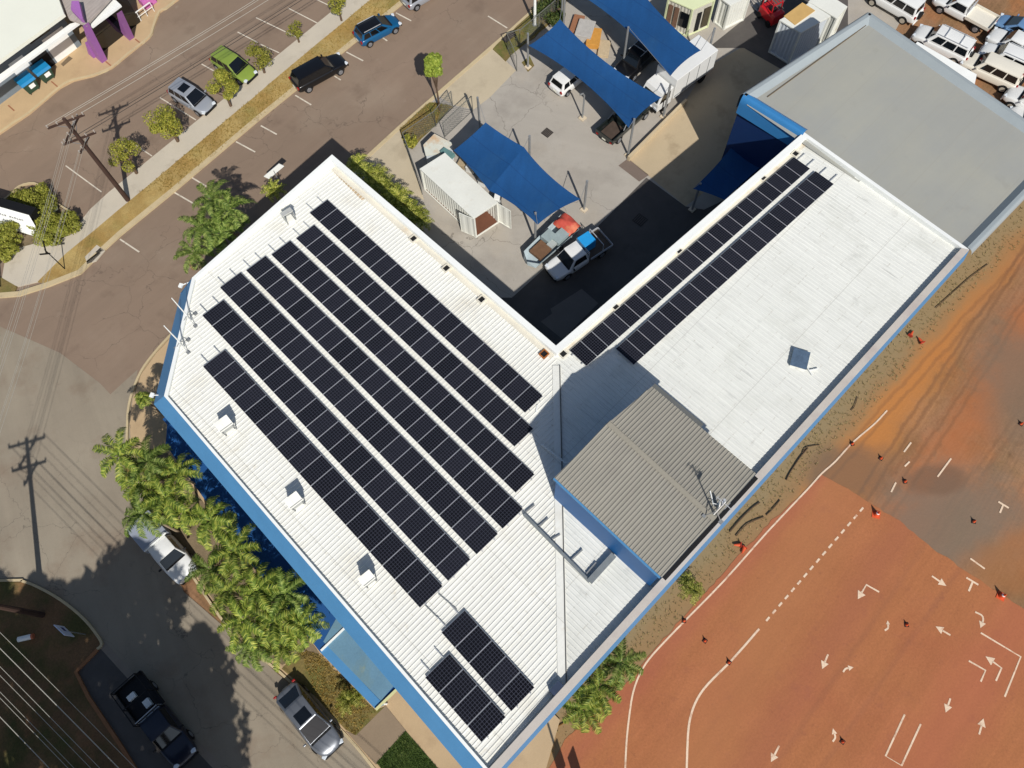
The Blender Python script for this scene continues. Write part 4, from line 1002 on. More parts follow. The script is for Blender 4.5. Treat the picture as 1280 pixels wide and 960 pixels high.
# white box truck
a = at(879, 72, 1.5); b = at(816, 119, 1.5); c = (a+b)/2; c.z = .02; rz = math.atan2(b.y-a.y, b.x-a.x)
tk = empty('box_truck', c, rz, 'white box truck parked below the corner of the top shade sail', 'truck')
Lt = 6.6
MB().box((-.75, 0, 2.0), (4.7, 2.2, 2.1)).build('cargo_box', P_white, tk, mods=.03)
cbm = MB(); xs = Lt/2
cbm.add([(1.7, -1, .6), (xs, -1, .6), (xs, 1, .6), (1.7, 1, .6), (1.7, -1, 2.3), (xs-.45, -.93, 2.3), (xs-.45, .93, 2.3), (1.7, 1, 2.3), (xs, -1, 1.35), (xs, 1, 1.35)],
        [(0, 1, 8, 5, 4), (1, 2, 9, 8), (8, 9, 6, 5), (2, 3, 7, 6, 9), (3, 0, 4, 7), (4, 5, 6, 7), (0, 3, 2, 1)])
cbm.build('cab', P_white, tk, mods=.03)
MB().quad((xs+.012-.03, -.86, 1.42), (xs+.012-.03, .86, 1.42), (xs-.41, .8, 2.2), (xs-.41, -.8, 2.2)).build('windscreen', M_glass_l, tk)
for s in (-1, 1):
    MB().quad((2.0, s*1.012, 1.4), (xs-.15, s*1.012, 1.4), (xs-.5, s*1.0, 2.15), (2.0, s*1.01, 2.15)).build('side_window', M_glass, tk)
    MB().box((xs+.01, s*.75, .85), (.06, .3, .18)).build('headlight', M_head, tk)
    for x in (-2.1, 2.3): MB().tube([(x, s*.85-.12, .42), (x, s*.85+.12, .42)], .42, 18).build('wheel', M_tyre, tk)
MB().box((-.4, 0, .75), (5.6, .9, .22)).build('chassis', M_blackp, tk)
MB().box((xs+.05, 0, .6), (.12, 1.9, .25)).build('bumper', M_blackp, tk)
dr = MB()
for x in (-2.2, -1.0, .2): dr.box((x, 1.115, 2.0), (.05, .03, 1.9))
dr.box((-.75, 1.12, 1.2), (4.6, .04, .08)); dr.build('side_rail', M_steel, tk)

# the white fleet in the dirt lot
GW = 'white four-wheel drives parked on the dirt lot'
car_px('wagon', P_white, (1147, 20), (1089, -14), 'white four-wheel drive wagon nearest the top corner of the workshop roof', group=GW, rim=M_steelrim, spare=True, gz=-.03)
car_px('wagon', P_white, (1206, 68), (1150, 41), 'white four-wheel drive wagon parked right behind the long white cabin', group=GW, rack=2, rim=M_steelrim, spare=True, gz=-.03)
car_px('wagon', P_cream, (1268, 102), (1209, 75), 'off-white four-wheel drive wagon in the front of the overlapping pair', group=GW, rim=M_steelrim, spare=True, gz=-.03)
car_px('wagon', P_white, (1290, 90), (1232, 64), 'white four-wheel drive wagon behind the off-white one of the pair', group=GW, rack=1, rim=M_steelrim, gz=-.03)
car_px('wagon', P_white, (1320, 145), (1268, 118), 'white wagon cut off by the right edge, lowest of the dirt lot', group=GW, rim=M_steelrim, gz=-.03)
car_px('ute', P_white, (1237, 30), (1174, -4), 'white ute with a cream tray at the top of the dirt lot', cat='ute', tray=P_cream, cargo=P_cream, gz=-.03, group='utes on the dirt lot', L=5.4)
car_px('ute', P_white, (1302, 76), (1243, 44), 'white ute parked between the blue car and the white wagons', cat='ute', gz=-.03, group='utes on the dirt lot')
car_px('hatch', P_lblue, (1296, 48), (1253, 24), 'light blue car at the right edge behind the white ute', gz=-.03)
car_px('sedan', P_white, (1330, 152+6), (1272, 130+12), 'white car with a red bonnet at the right edge of the lot', gz=-.03, roof_m=paint('red_paint', (176, 40, 34)))

# ------------------------------------------------------------------ containers and huts
def corrugated(mb, a, b, z0, z1, pitch=.28, dep=.04):
    d = (b-a); L = d.length; d.normalize(); s = Vector((-d.y, d.x, 0)); n = max(2, int(L/pitch))*4; vs = []
    for i in range(n+1):
        off = (0, 0, dep, dep)[i % 4]; p = a+d*(L*i/n)+s*off
        vs += [(p.x, p.y, z0), (p.x, p.y, z1)]
    mb.add(vs, [(2*i, 2*i+2, 2*i+3, 2*i+1) for i in range(n)]); return mb
def container(tops, H, label, m, mr=None, open_end=None, cat='shipping container', gz=.03, grp=None, floor_m=None):
    """tops: the four top corners in the photograph, in order front-left, front-right, back-right, back-left"""
    p = [at(x, y, H) for x, y in tops]
    e = empty('shipping_container', (0, 0, 0), 0, label, cat, grp)
    for q in p: q.z = 0
    nm = ['front', 'right', 'back', 'left']
    cc = sum(p, Vector())/4
    for i in range(4):
        if i == 0 and open_end: continue
        a, b = p[i], p[(i+1) % 4]
        ai_, bi_ = a.lerp(cc, .012), b.lerp(cc, .012)
        corrugated(MB(), ai_, bi_, gz+.1, H-.05).build('side_wall', m, e)
    MB().poly([Vector((q.x, q.y, H)) for q in p], .08).build('top', mr or m, e)
    f = MB()
    for i in range(4):
        a, b = p[i], p[(i+1) % 4]
        f.bar(Vector((a.x, a.y, gz)), Vector((a.x, a.y, H-.02)), .15)
        f.bar(Vector((a.x, a.y, gz+.08)), Vector((b.x, b.y, gz+.08)), .13, .14)
        f.bar(Vector((a.x, a.y, H-.06)), Vector((b.x, b.y, H-.06)), .12, .11)
    f.build('frame', mr or m, e)
    MB().poly([Vector((q.x, q.y, gz+.17)) for q in p], .04).build('floor', floor_m or m, e)
    return e, p
M_cw = mat('container_white', (222, 222, 212), .6, .05, .6, 8, .04, blots=[((196, 184, 160), .8, .6, .76, .5)])
M_cg = mat('container_grey', (196, 202, 206), .6, .05, .6, 8, .04)
e, p = container([(592, 272), (621, 253), (556, 192), (526, 211)], 2.75, 'white shipping container with its doors open beside the lower shade sail', M_cw, open_end=True, floor_m=mat('plywood_floor', (110, 72, 54), .85, .15, 1))
fl, frt = p[0], p[1]; ax = (p[0]-p[3]).normalized(); sd2 = (p[1]-p[0]).normalized()
def door(hinge, d, m, par):
    o = MB(); a = hinge; b = hinge+d*1.2; corrugated(o, Vector((a.x, a.y, 0)), Vector((b.x, b.y, 0)), .2, 2.6, .5, .03)
    o.bar(Vector((a.x, a.y, .2)), Vector((b.x, b.y, .2)), .06).bar(Vector((a.x, a.y, 2.6)), Vector((b.x, b.y, 2.6)), .06).bar(Vector((b.x, b.y, .2)), Vector((b.x, b.y, 2.6)), .06)
    dd = o.build('door', m, par)
    k = MB(); q = hinge+d*.7; k.tube([Vector((q.x, q.y, .15))+sd2*.05, Vector((q.x, q.y, 2.65))+sd2*.05], .02, 6); k.build('lock_rod', M_steel, dd)
door(fl-sd2*.04, (-ax*.93-sd2*.36).normalized(), M_cw, e); door(frt+sd2*.04, (ax*.98+sd2*.2).normalized(), M_cw, e)
bq = [p[3]*.96+p[0]*.04, p[2]*.96+p[1]*.04]
MB().quad(*[Vector((q.x, q.y, z)) for q, z in ((bq[0].lerp(bq[1], .08), .3), (bq[0].lerp(bq[1], .92), .3), (bq[0].lerp(bq[1], .92), 2.5), (bq[0].lerp(bq[1], .08), 2.5))]).build('lining', mat('green_lining', (142, 164, 84), .8, .15, 1), e)
# refrigerated container pair by the workshop
e, p = container([(976, 25), (1001, 40), (1037, 20), (1012, 4)], 3.5, 'grey-white refrigerated container with a tan mat on top, near the workshop wall', M_cg, M_cw)
q = [at(x, y, 3.56) for x, y in ((980, 20), (994, 31), (1019, 13), (1003, 3))]
MB().poly(q, .05).build('mat', mat('tan_mat', (196, 160, 100), .9, .1, 1), e)
e, p = container([(1012, 2), (1046, 22), (1058, 8), (1024, -14)], 3.1, 'plain white container behind the grey-white one, by the workshop corner', M_cw)
e, p = container([(901, -3), (913, 6), (938, -6), (926, -18)], 2.7, 'white container at the top edge between the kiosk and the red forklift', M_cw, cat='shipping container')
# kiosk with a pale green roof
e, p = container([(836, -2), (866, 11), (893, -1), (862, -22)], 3.0, 'transportable office with pale green roof and screened windows near the top edge', mat('kiosk_panel', (196, 192, 178), .7, .06, 1), mat('pale_green_roof', (214, 220, 176), .7, .04, 1), cat='site office')
a, b = p[0], p[1]; d = (b-a).normalized(); s = Vector((d.y, -d.x, 0)); 
def facepanel(name, a, b, u0, u1, z0, z1, m, par, off=.1):
    d = (b-a); n = Vector((d.y, -d.x, 0)).normalized()
    cc_ = sum(p, Vector())/4
    if n.dot(a-cc_) < 0: n = -n
    q0 = a+d*u0+n*off; q1 = a+d*u1+n*off
    MB().quad(Vector((q0.x, q0.y, z0)), Vector((q1.x, q1.y, z0)), Vector((q1.x, q1.y, z1)), Vector((q0.x, q0.y, z1))).build(name, m, par)
for u0, u1 in ((.08, .26), (.34, .52)): facepanel('louvre', p[0], p[1], u0, u1, .5, 2.6, mat('brown_screen', (120, 92, 74), .8, .2, 3), e)
facepanel('window', p[0], p[1], .6, .94, .9, 2.4, M_glass, e)
facepanel('door', p[1], p[2], .3, .5, .3, 2.3, M_dark, e); facepanel('window', p[1], p[2], .6, .92, .4, 2.5, mat('screen_brown', (74, 66, 50), .8, .2, 2), e)
# white hexagonal tank lid
q = [at(x, y, 1.7) for x, y in ((529, 181), (543, 167), (564, 178), (566, 183), (556, 191), (532, 194))]
e = empty('water_tank', (0, 0, 0), 0, 'white hexagonal tank with a rust stain on its lid, behind the container', 'water tank')
MB().poly(q, .1).build('lid', mat('stained_lid', (206, 206, 192), .7, .06, .8, blots=[((196, 150, 96), .6, .5, .66, .7)]), e)
mb = MB(); c_ = sum(q, Vector())/6
for i in range(6):
    a, b = q[i].lerp(c_, .04), q[(i+1) % 6].lerp(c_, .04); mb.quad(Vector((a.x, a.y, .02)), Vector((b.x, b.y, .02)), Vector((b.x, b.y, 1.62)), Vector((a.x, a.y, 1.62)))
mb.build('wall', M_cg, e)
MB().bar(at(553, 188, 1.8), at(566, 196, 2.0), .5, .3).build('pump_cover', mat('teal_cover', (104, 140, 136), .6, .1, 2), e)
# clutter along the container
def junk(px, py, d_, label, col, name='crate', rz=.4, z=.0, sub=True):
    c = at(px, py, z); e = empty(name, Vector((c.x, c.y, z+.01)), rz, label, name.replace('_', ' '))
    m = mat('paint_%d_%d_%d' % col, col, .7, .12, 3)
    b = MB().box((0, 0, d_[2]/2), d_).build('box', m, e, mods=.02)
    r = MB(); x, y, h = d_
    for s in (-1, 1): r.box((0, s*y/2, h-.04), (x+.04, .05, .06)); r.box((s*x/2, 0, h-.04), (.05, y+.04, .06))
    r.build('rim', m, e)
    return e
junk(590, 211, (.9, .7, .6), 'white crate with a dark top between the container and the lower sail', (214, 212, 204))
junk(581, 202, (1.6, .6, .5), 'tan timber pallet stack beside the container wall', (168, 150, 120), 'pallet_stack')
junk(604, 229, (.7, .6, .7), 'second white crate by the container near its middle', (220, 220, 214))
c = at(622, 246, 1.3); e = empty('air_conditioner', Vector((c.x, c.y, 0)), .6, 'white condenser unit with round fan beside the container front corner', 'air conditioner')
MB().box((0, 0, 1.2), (.95, .45, .8)).build('case', M_cap, e, mods=.03); MB().tube([(.12, -.24, 1.2), (.12, -.27, 1.2)], .3, 16).build('fan', M_dark, e); MB().box((0, 0, .4), (.8, .4, .8)).build('stand', M_steel, e)
# material stacks between the upper sails
junk(721, 34, (2.0, .9, .4), 'rusty brown steel stack near the top of the middle sail', (150, 104, 76), 'steel_stack', .5)
junk(731, 43, (1.9, 1.4, .7), 'grey-white crate stack between the two upper sails', (176, 172, 166), 'crate_stack', .5)
junk(742, 51, (1.9, 1.1, .5), 'orange timber pile between the two upper sails', (198, 142, 66), 'timber_pile', .6)
junk(755, 63, (1.7, .9, .3), 'pale plank stack below the orange timber pile', (190, 170, 138), 'plank_stack', .6)
# red forklift
c = at(960, 20, .3); e = empty('forklift', Vector((c.x, c.y, .02)), R(75), 'red forklift parked in the shade near the top edge', 'forklift')
M_red = paint('forklift_red', (186, 28, 34))
MB().box((-.2, 0, .75), (1.9, 1.15, .8)).build('body', M_red, e, mods=.06); MB().box((-.95, 0, .95), (.5, 1.1, .9)).build('counterweight', M_red, e, mods=.08)
cg = MB()
for x in (-.7, .6):
    for s in (-.5, .5): cg.bar((x, s, 1.1), (x*.9, s, 2.1), .07)
for s in (-.5, -.25, 0, .25, .5): cg.bar((-.65, s, 2.1), (.55, s, 2.1), .05)
cg.bar((-.65, -.5, 2.1), (-.65, .5, 2.1), .07).bar((.55, -.5, 2.1), (.55, .5, 2.1), .07); cg.build('overhead_guard', M_red, e)
MB().box((-.25, 0, 1.3), (.5, .5, .3)).build('seat', M_blackp, e, mods=.05)
mt = MB()
for s in (-.3, .3): mt.bar((.85, s, .1), (.85, s, 2.3), .1)
mt.bar((.85, -.3, 2.2), (.85, .3, 2.2), .08).bar((.85, -.3, 1.0), (.85, .3, 1.0), .08); mt.build('mast', M_blackp, e)
MB().box((1.4, -.25, .1), (1.0, .12, .05)).box((1.4, .25, .1), (1.0, .12, .05)).build('fork', M_steel, e)
for x in (-.75, .5):
    for s in (-.55, .55): MB().tube([(x, s-.1, .3), (x, s+.1, .3)], .3, 16).build('wheel', M_tyre, e)

# ------------------------------------------------------------------ shade sails
def sail_seams(t, tc, cur, mix):
    L = t.links.new; sep = t.nodes.new('ShaderNodeSeparateXYZ'); L(tc.outputs['Object'], sep.inputs[0])
    a = t.nodes.new('ShaderNodeMath'); a.operation = 'ADD'; L(sep.outputs[0], a.inputs[0]); a.inputs[1].default_value = 200
    b = t.nodes.new('ShaderNodeMath'); b.operation = 'MODULO'; L(a.outputs[0], b.inputs[0]); b.inputs[1].default_value = 1.85
    c = t.nodes.new('ShaderNodeMath'); c.operation = 'LESS_THAN'; L(b.outputs[0], c.inputs[0]); c.inputs[1].default_value = .06
    m = t.nodes.new('ShaderNodeMath'); m.operation = 'MULTIPLY'; L(c.outputs[0], m.inputs[0]); m.inputs[1].default_value = .45
    return mix(m.outputs[0], cur, (14, 50, 96))
M_sail = mat('sail_cloth', (22, 72, 122), .8, .08, .3, 8, .08, .15, streak=(R(35), (.25, 2.0, 1), .08), blots=[((44, 86, 124), .3, .52, .72, .5)], lines=sail_seams)
def sail(corners, label, posts=(), sagd=.35, n=12, cin=.05, grp='blue shade sails in the yard', straight=None):
    """four-cornered hypar cloth with curved edges; corners = (px, py, z)"""
    C4 = [at(x, y, z) for x, y, z in corners]; cen_ = sum(C4, Vector())/4
    e = empty('shade_sail', (0, 0, 0), 0, label, 'shade sail', grp)
    mb = MB()
    def edge(a, b, t):
        p = a.lerp(b, t)
        if straight == 1 and {tuple(a), tuple(b)} == {tuple(C4[1]), tuple(C4[2])}: return p
        if straight == 3 and {tuple(a), tuple(b)} == {tuple(C4[0]), tuple(C4[3])}: return p
        k = 4*t*(1-t); d = (cen_-(a+b)/2).normalized(); return p+d*cin*(b-a).length*k
    A, B, Cc, D = C4
    for i in range(n+1):
        for j in range(n+1):
            u, v = i/n, j/n
            # Coons patch of the four curved edges
            e0 = edge(A, B, u); e1 = edge(D, Cc, u); f0 = edge(A, D, v); f1 = edge(B, Cc, v)
            q = e0*(1-v)+e1*v+f0*(1-u)+f1*u-(A*(1-u)*(1-v)+B*u*(1-v)+Cc*u*v+D*(1-u)*v)
            q.z -= sagd*16*u*(1-u)*v*(1-v)*.5; mb.v.append(tuple(q))
    for i in range(n):
        for j in range(n): k = i*(n+1)+j; mb.f.append((k, k+n+1, k+n+2, k+1))
    mb.build('cloth', M_sail, e, True)
    for k, (px, py, z) in enumerate(posts):
        b = at(px, py, 0.02); c_ = min(C4, key=lambda q: (q-b).to_2d().length) if z is None else C4[z]
        d = (b-c_); d.z = 0; top = Vector((b.x, b.y, c_.z+.15))
        MB().tube([b, top], .09, 10).build('post', M_steel, e)
        MB().bar(top, c_, .03).build('tie', M_steel, e)
        MB().box((b.x, b.y, .06), (.45, .45, .1)).build('footing', mat('footing_pale', (206, 190, 164), .9, .1, 2), e)
    return e
s1 = sail([(607, 153, 4.4), (655, 184, 4.2), (611, 238, 4.0), (567, 188, 3.4)], 'blue shade sail nearest the open white container', [(601, 170, 0), (662, 214, 1)], cin=.02, straight=1)
s1b = sail([(655, 184, 4.2), (725.6, 249, 3.6), (672, 281, 3.9), (611, 238, 4.0)], None, [(730, 262, 1), (669, 303, 2)], cin=.05, straight=3)
for ch in list(s1b.children): ch.parent = s1
bpy.data.objects.remove(s1b)
sail([(700, 24, 4.6), (827, 122, 3.6), (786, 160, 4.2), (661, 57, 3.6)], 'blue shade sail in the middle, over the white hatchback', [(704, 40, 0), (829, 146, 1), (785, 194, 2), (660, 84, 3)], cin=.05)
sail([(775, -52, 4.6), (876, 63, 4.2), (838, 95, 4.4), (700, -22, 3.8)], 'blue shade sail at the top edge, over the truck', [(880, 85, 1), (778, 86, 2)], cin=.05)
sail([(932, 141, 4.2), (968, 167, 4.2), (968, 168, 4.0), (925, 173, 3.6)], 'small blue triangular sail under the workshop corner', [(925, 182, 3)], cin=.02, sagd=.1)
sail([(926, 168, 3.7), (1000, 172, 3.9), (906, 250, 3.4), (866, 236, 3.3)], 'dark blue shade sail in the shade against the rear wing', [(865, 262, 3)], cin=.03)
pf = [at(933, 141, 4.3), at(925, 174, 3.5), at(928, 170, 3.5)]
tag(MB().tube([pf[0], pf[1]], .07, 8).build('pipe_brace', M_cap), 'white sloping pipe at the edge of the small triangular sail', 'pipe')
p_ = at(728, 148, .02); e = empty('hooked_post', p_, 0, 'grey hooked steel post by the white hatchback', 'post')
tp_ = at(730, 118, 3.0)-p_; MB().tube([(0, 0, 0), (0, 0, 2.7), (-.15, .05, 3.0), (-.45, .1, 3.05)], .07, 8).build('post', M_steel, e); MB().box((0, 0, .06), (.5, .5, .1)).build('footing', MATS['footing_pale'], e)
# low retaining wall along the slab
mb = MB(); a = at(786, 196, .5); b = at(858, 124, .5)
tag(mb.bar(a-Vector((0, 0, .25)), b-Vector((0, 0, .25)), .22, .5).build('low_wall', mat('low_wall_concrete', (196, 178, 146), .9, .08, 1)), 'low concrete wall beside the dark ute and the pale slab', 'low wall')
a = at(884, 84, 0); e = empty('bollard', a, 0, 'pink and red bollard next to the truck tail', 'bollard')
MB().tube([(0, 0, 0), (0, 0, 1.2)], .09, 10).build('post', mat('faded_red', (206, 120, 106), .7, .1, 3), e); MB().box((0, 0, .03), (.35, .35, .06)).build('base', mat('base_red', (150, 70, 60), .8, .1, 3), e)

# ------------------------------------------------------------------ fences
M_mesh = mat('fence_steel', (112, 112, 106), .6, .1, 3)
def fence(px, label, h=1.8, step=2.6, z=.02, mesh=True, m=M_mesh):
    pts = P(px, z); e = empty('mesh_fence', (0, 0, 0), 0, label, 'fence')
    posts = MB(); net = MB()
    for i in range(len(pts)-1):
        a, b = pts[i], pts[i+1]; L = (b-a).length; k = max(1, round(L/step)); d = (b-a)/L
        for j in range(k+1):
            q = a.lerp(b, j/k)
            MB().tube([q, q+Vector((0, 0, h))], .035, 6).build('post', m, e)
        net.bar(a+Vector((0, 0, h)), b+Vector((0, 0, h)), .045); net.bar(a+Vector((0, 0, .08)), b+Vector((0, 0, .08)), .03)
        if mesh:
            c = 0.0
            while c < L:
                p0 = a+d*c; e0 = min(c+h*.9, L); p1 = a+d*e0; r = (e0-c)/(h*.9)
                net.bar(p0+Vector((0, 0, .08)), p1+Vector((0, 0, .08+(h-.1)*r)), .012); net.bar(p0+Vector((0, 0, h)), p1+Vector((0, 0, h-(h-.1)*r)), .012); c += .22
    net.build('mesh_panel', m, e)
    return e
fence([(528, 243), (507, 184), (545, 158), (566, 133)], 'mesh fence round the verge beside the white tank and container')
fence([(591, 139), (556, 172)], 'short sliding gate frame beside the lower shade sail')
fence([(646, 89), (634, 62), (650, 57)], 'short fence return at the yard gate by the pit lid')
fence([(650, 58), (697, 18), (716, -8)], 'mesh fence along the street behind the middle sail')

# ------------------------------------------------------------------ poles and wires
M_wood = mat('pole_timber', (70, 52, 44), .9, .15, 1.5); M_ins = mat('insulator', (170, 160, 150), .4, .1, 4)
def ppole(base, h, label, az, hidden=False):
    b = at(*base, .1) if not hasattr(base, 'x') else base
    e = empty('power_pole', b, 0, label, 'power pole', None)
    MB().tube([(0, 0, -.1), (0, 0, h*.5), (0, 0, h)], [.2, .17, .13], 10).build('pole', M_wood, e)
    pts = []
    for (z, ln, a_) in ((h-.3, 2.6, az), (h-1.1, 2.3, az+R(52)), (h-2.1, 2.4, az), (h-2.8, 1.5, az+R(52))):
        d = Vector((math.cos(a_), math.sin(a_), 0)); ca = MB().bar(-d*ln/2+Vector((0, 0, z)), d*ln/2+Vector((0, 0, z)), .11, .13).build('crossarm', M_wood, e)
        for t in (-.48, -.22, .22, .48):
            q = d*ln*t+Vector((0, 0, z+.06)); MB().tube([q, q+Vector((0, 0, .2))], [.045, .06], 8).build('insulator', M_ins, ca); pts.append((b+q+Vector((0, 0, .2)), z, t))
        MB().bar(d*ln*.3+Vector((0, 0, z)), Vector((0, 0, z-.6)), .03).bar(-d*ln*.3+Vector((0, 0, z)), Vector((0, 0, z-.6)), .03).build('brace', M_steel, e)
    return b, pts
b1, i1 = ppole((160, 250), 9.6, 'dark timber power pole with crossarms on the footpath in the upper left', R(-20))
lp = at(78, 172, 8.0)
base2 = at(33, 548, 0); LL = 12.5/math.tan(R(SUN_EL)); base2 = base2-Vector((math.cos(R(SUN_AZ))*LL, math.sin(R(SUN_AZ))*LL, 0))
b2, i2 = ppole(base2, 12.5, 'tall timber power pole in the lower left whose shadow crosses the street', R(-28))
e2 = None
b3, i3 = ppole(at(760, -150, 0), 10.5, 'power pole further up the street beyond the top edge', R(-20))
b4, i4 = ppole(at(700, 1420, 0), 12.5, 'power pole beyond the bottom edge of the photo', R(-28))
M_wire = mat('wire_pale', (176, 172, 160), .5, .05, 2); M_wire_d = mat('wire_dark', (56, 50, 46), .6, .05, 2)
def wire(a, b, sag, r, label, m, grp):
    pts = [];
    for i in range(25):
        t = i/24; p = a.lerp(b, t); p.z -= sag*4*t*(1-t); pts.append(p)
    tag(MB().tube(pts, r, 5, False).build('power_line', m), label, 'power line', grp)
for k, (s, r, m) in enumerate(((0, .014, M_wire), (1, .014, M_wire), (3, .014, M_wire), (9, .022, M_wire_d), (10, .022, M_wire_d))):
    wire(i1[s][0], i3[s][0], .7, r, ORD[k+1]+' line from the top on the spans running up the street', m, 'overhead lines')
for k, s in enumerate((4, 5, 6, 7, 12, 13, 15)):
    wire(i1[s][0], i2[s][0], .6, .010, ORD[k+1]+' line of the bundle crossing the road junction', M_wire, 'overhead lines')
for k, s in enumerate((0, 1, 2, 3, 8, 9, 10, 11)):
    wire(i2[s][0], i4[s][0], .8, .013 if k % 3 else .02, ORD[k+1]+' line of the bundle over the dark lower left corner', M_wire, 'overhead lines')
# white light pole and small poles at the top
def spole(base, h, r, label, m, name='street_pole', cat='pole', arm=None, z=.1):
    b = at(*base, z); e = empty(name, b, 0, label, cat); MB().tube([(0, 0, 0), (0, 0, h)], [r, r*.7], 10).build('pole', m, e)
    if arm: MB().bar((0, 0, h), arm, r).build('arm', m, e); MB().box(arm, (.6, .25, .12)).build('lamp', m, e)
    MB().tube([(0, 0, -.05), (0, 0, .08)], r*1.7, 10).build('base_plate', M_steel, e)
    return e
spole((668.5, 31), 8, .13, 'thick white street light pole on the verge at the top edge', M_cap, 'street_light', 'street light', (1.2, -1.2, 8.2))
spole((673, 9), 6, .07, 'thin cream pole right behind the thick white pole', MATS['cream_beam'], 'thin_pole')
spole((702, 22), 6, .1, 'grey galvanised pole at the end of the street fence', M_steel, 'grey_pole')
e = empty('street_sign', at(107, 793, .1), 0, 'small blue-white street sign on a post in the dark verge', 'sign')
MB().tube([(0, 0, 0), (0, 0, 2.7)], .035, 8).build('post', M_steel, e)
sg = MB().box((0, 0, 2.6), (1.0, .05, 1.15), R(97)).build('sign_panel', mat('sign_white', (196, 204, 222), .5, .05, 3), e)
n_ = Vector((math.sin(R(97)), -math.cos(R(97)), 0)); t_v = Vector((math.cos(R(97)), math.sin(R(97)), 0))
MB().box(Vector((0, 0, 2.55))+n_*.03+t_v*.12, (.34, .02, .3), R(97)).build('sign_marks', mat('sign_navy', (50, 56, 110), .6, .05, 3), sg)
e = empty('marker_post', at(38, 799, .1), 0, 'white marker drum lying beside the base of the tall pole', 'marker')
MB().tube([(-.45, .4, .3), (.25, -.05, .3)], .17, 12).build('drum', M_cap, e); MB().tube([(.26, -.06, .3), (.36, -.12, .3)], .18, 12).build('band', mat('band_orange', (190, 108, 74), .8, .1, 2), e)
e = empty('street_sign', at(81, 336, .12), 0, 'thin black street name sign on the verge at the junction', 'sign')
MB().tube([(0, 0, 0), (0, 0, 2.8)], .04, 8).build('post', M_blackp, e); MB().bar((-.1, -.3, 2.7), (.35, .8, 2.75), .04, .18).bar((.1, -.3, 2.5), (-.5, .2, 2.5), .04, .16).build('blade', M_blackp, e)
e = empty('street_sign', at(1, 358, .12), 0, 'black post at the left edge beside the small grass patch', 'sign')
MB().tube([(0, 0, 0), (0, 0, 2.4)], .04, 8).build('post', M_blackp, e); MB().box((0, 0, 2.2), (.4, .04, .4)).build('sign_panel', M_steel, e)
e = empty('traffic_sign', at(318, 225, .02), 0, 'white arrow-shaped sign seen edge-on beside the small bush', 'sign')
a = at(333, 222, 1.6)-at(318, 225, .02); b = at(352, 206, 2.6)-at(318, 225, .02)
MB().bar(a, b, .05, .5).build('sign_panel', M_cap, e); MB().tube([(a.x*.5+b.x*.5, a.y*.5+b.y*.5, 0), (a.x*.5+b.x*.5, a.y*.5+b.y*.5, 2.2)], .04, 8).build('post', M_steel, e)
# monument sign
A, B, Cq, D = at(-30, 243, 2.1), at(41, 263, 2.1), at(41, 286, .3), at(-30, 269, .3)
e = empty('monument_sign', (0, 0, 0), 0, 'long sign with a black top and white lettered face between the hedges', 'sign')
d = (B-A); d.z = 0; d.normalize(); s = Vector((d.y, -d.x, 0))
if s.dot(CAM-A) < 0: s = -s
base_ = [Vector((A.x, A.y, .14)), Vector((B.x, B.y, .14))]
fa, fb = Vector((A.x, A.y, 2.0))+s*.0, Vector((B.x, B.y, 2.0))
tb = MB(); tb.bar(fa-s*.0+Vector((0, 0, -.95)), fb+Vector((0, 0, -.95)), .7, 1.9); tb.build('plinth', mat('sign_black', (20, 20, 22), .6, .05, 2), e)
fc = MB(); u0 = fa+s*.36; u1 = fb+s*.36-d*.1
fc.quad(Vector((u0.x, u0.y, .2))+s*.9, Vector((u1.x, u1.y, .2))+s*.9+d*.5, Vector((u1.x, u1.y, 1.85))-d*.2, Vector((u0.x, u0.y, 1.85)))
face = fc.build('sign_face', M_cap, e)
M_ink = mat('sign_ink', (44, 30, 44), .6, .05, 3)
# tiny lettering on the face
v0 = Vector((u0.x, u0.y, 1.85)); hv = (Vector((u0.x, u0.y, .2))+s*.9-v0); tl = MB(); nrm = d.cross(hv).normalized()
if nrm.dot(CAM-v0) < 0: nrm = -nrm
for k in range(13):
    if k == 6: continue
    q = v0+d*((u1-u0).length-1.0-k*.22)+hv*.35+nrm*.012
    hgt = .15; hd = hv.normalized()
    tl.bar(q-hd*hgt*.5, q+hd*hgt*.5, .035, .01, up=nrm)
    tl.bar(q+d*.09-hd*hgt*(.5 if k % 2 else .1), q+d*.09+hd*hgt*.5, .035, .01, up=nrm); tl.bar(q-hd*hgt*(.0 if k % 3 else .5), q+d*.09-hd*hgt*(.0 if k % 3 else .5), .03, .01, up=nrm)
tl.build('lettering', M_ink, face)
for k, (q, l) in enumerate((((61, 263), 'pale green rock in the hedge beside the sign'), ((58, 287), 'pink and white rock in the hedge near the footpath'))):
    c = at(*q, .5); mb = MB(); n = 9; rr = random.Random(k)
    for ring_, zz in ((.7, 0), (.62, .3), (.3, .5)):
        for j in range(n): mb.v.append((math.cos(2*math.pi*j/n)*ring_*rr.uniform(.8, 1.1), math.sin(2*math.pi*j/n)*ring_*.6*rr.uniform(.8, 1.1), zz+.2))
    for i in range(2):
        for j in range(n): mb.f.append((i*n+j, i*n+(j+1) % n, (i+1)*n+(j+1) % n, (i+1)*n+j))
    mb.f.append(tuple(2*n+j for j in range(n)))
    o = mb.build('garden_rock', mat('rock_%d' % k, ((196, 200, 160), (226, 200, 184))[k], .85, .15, 2), None, True); o.location = Vector((c.x, c.y, .14)); tag(o, l, 'rock', 'rocks in the hedge')
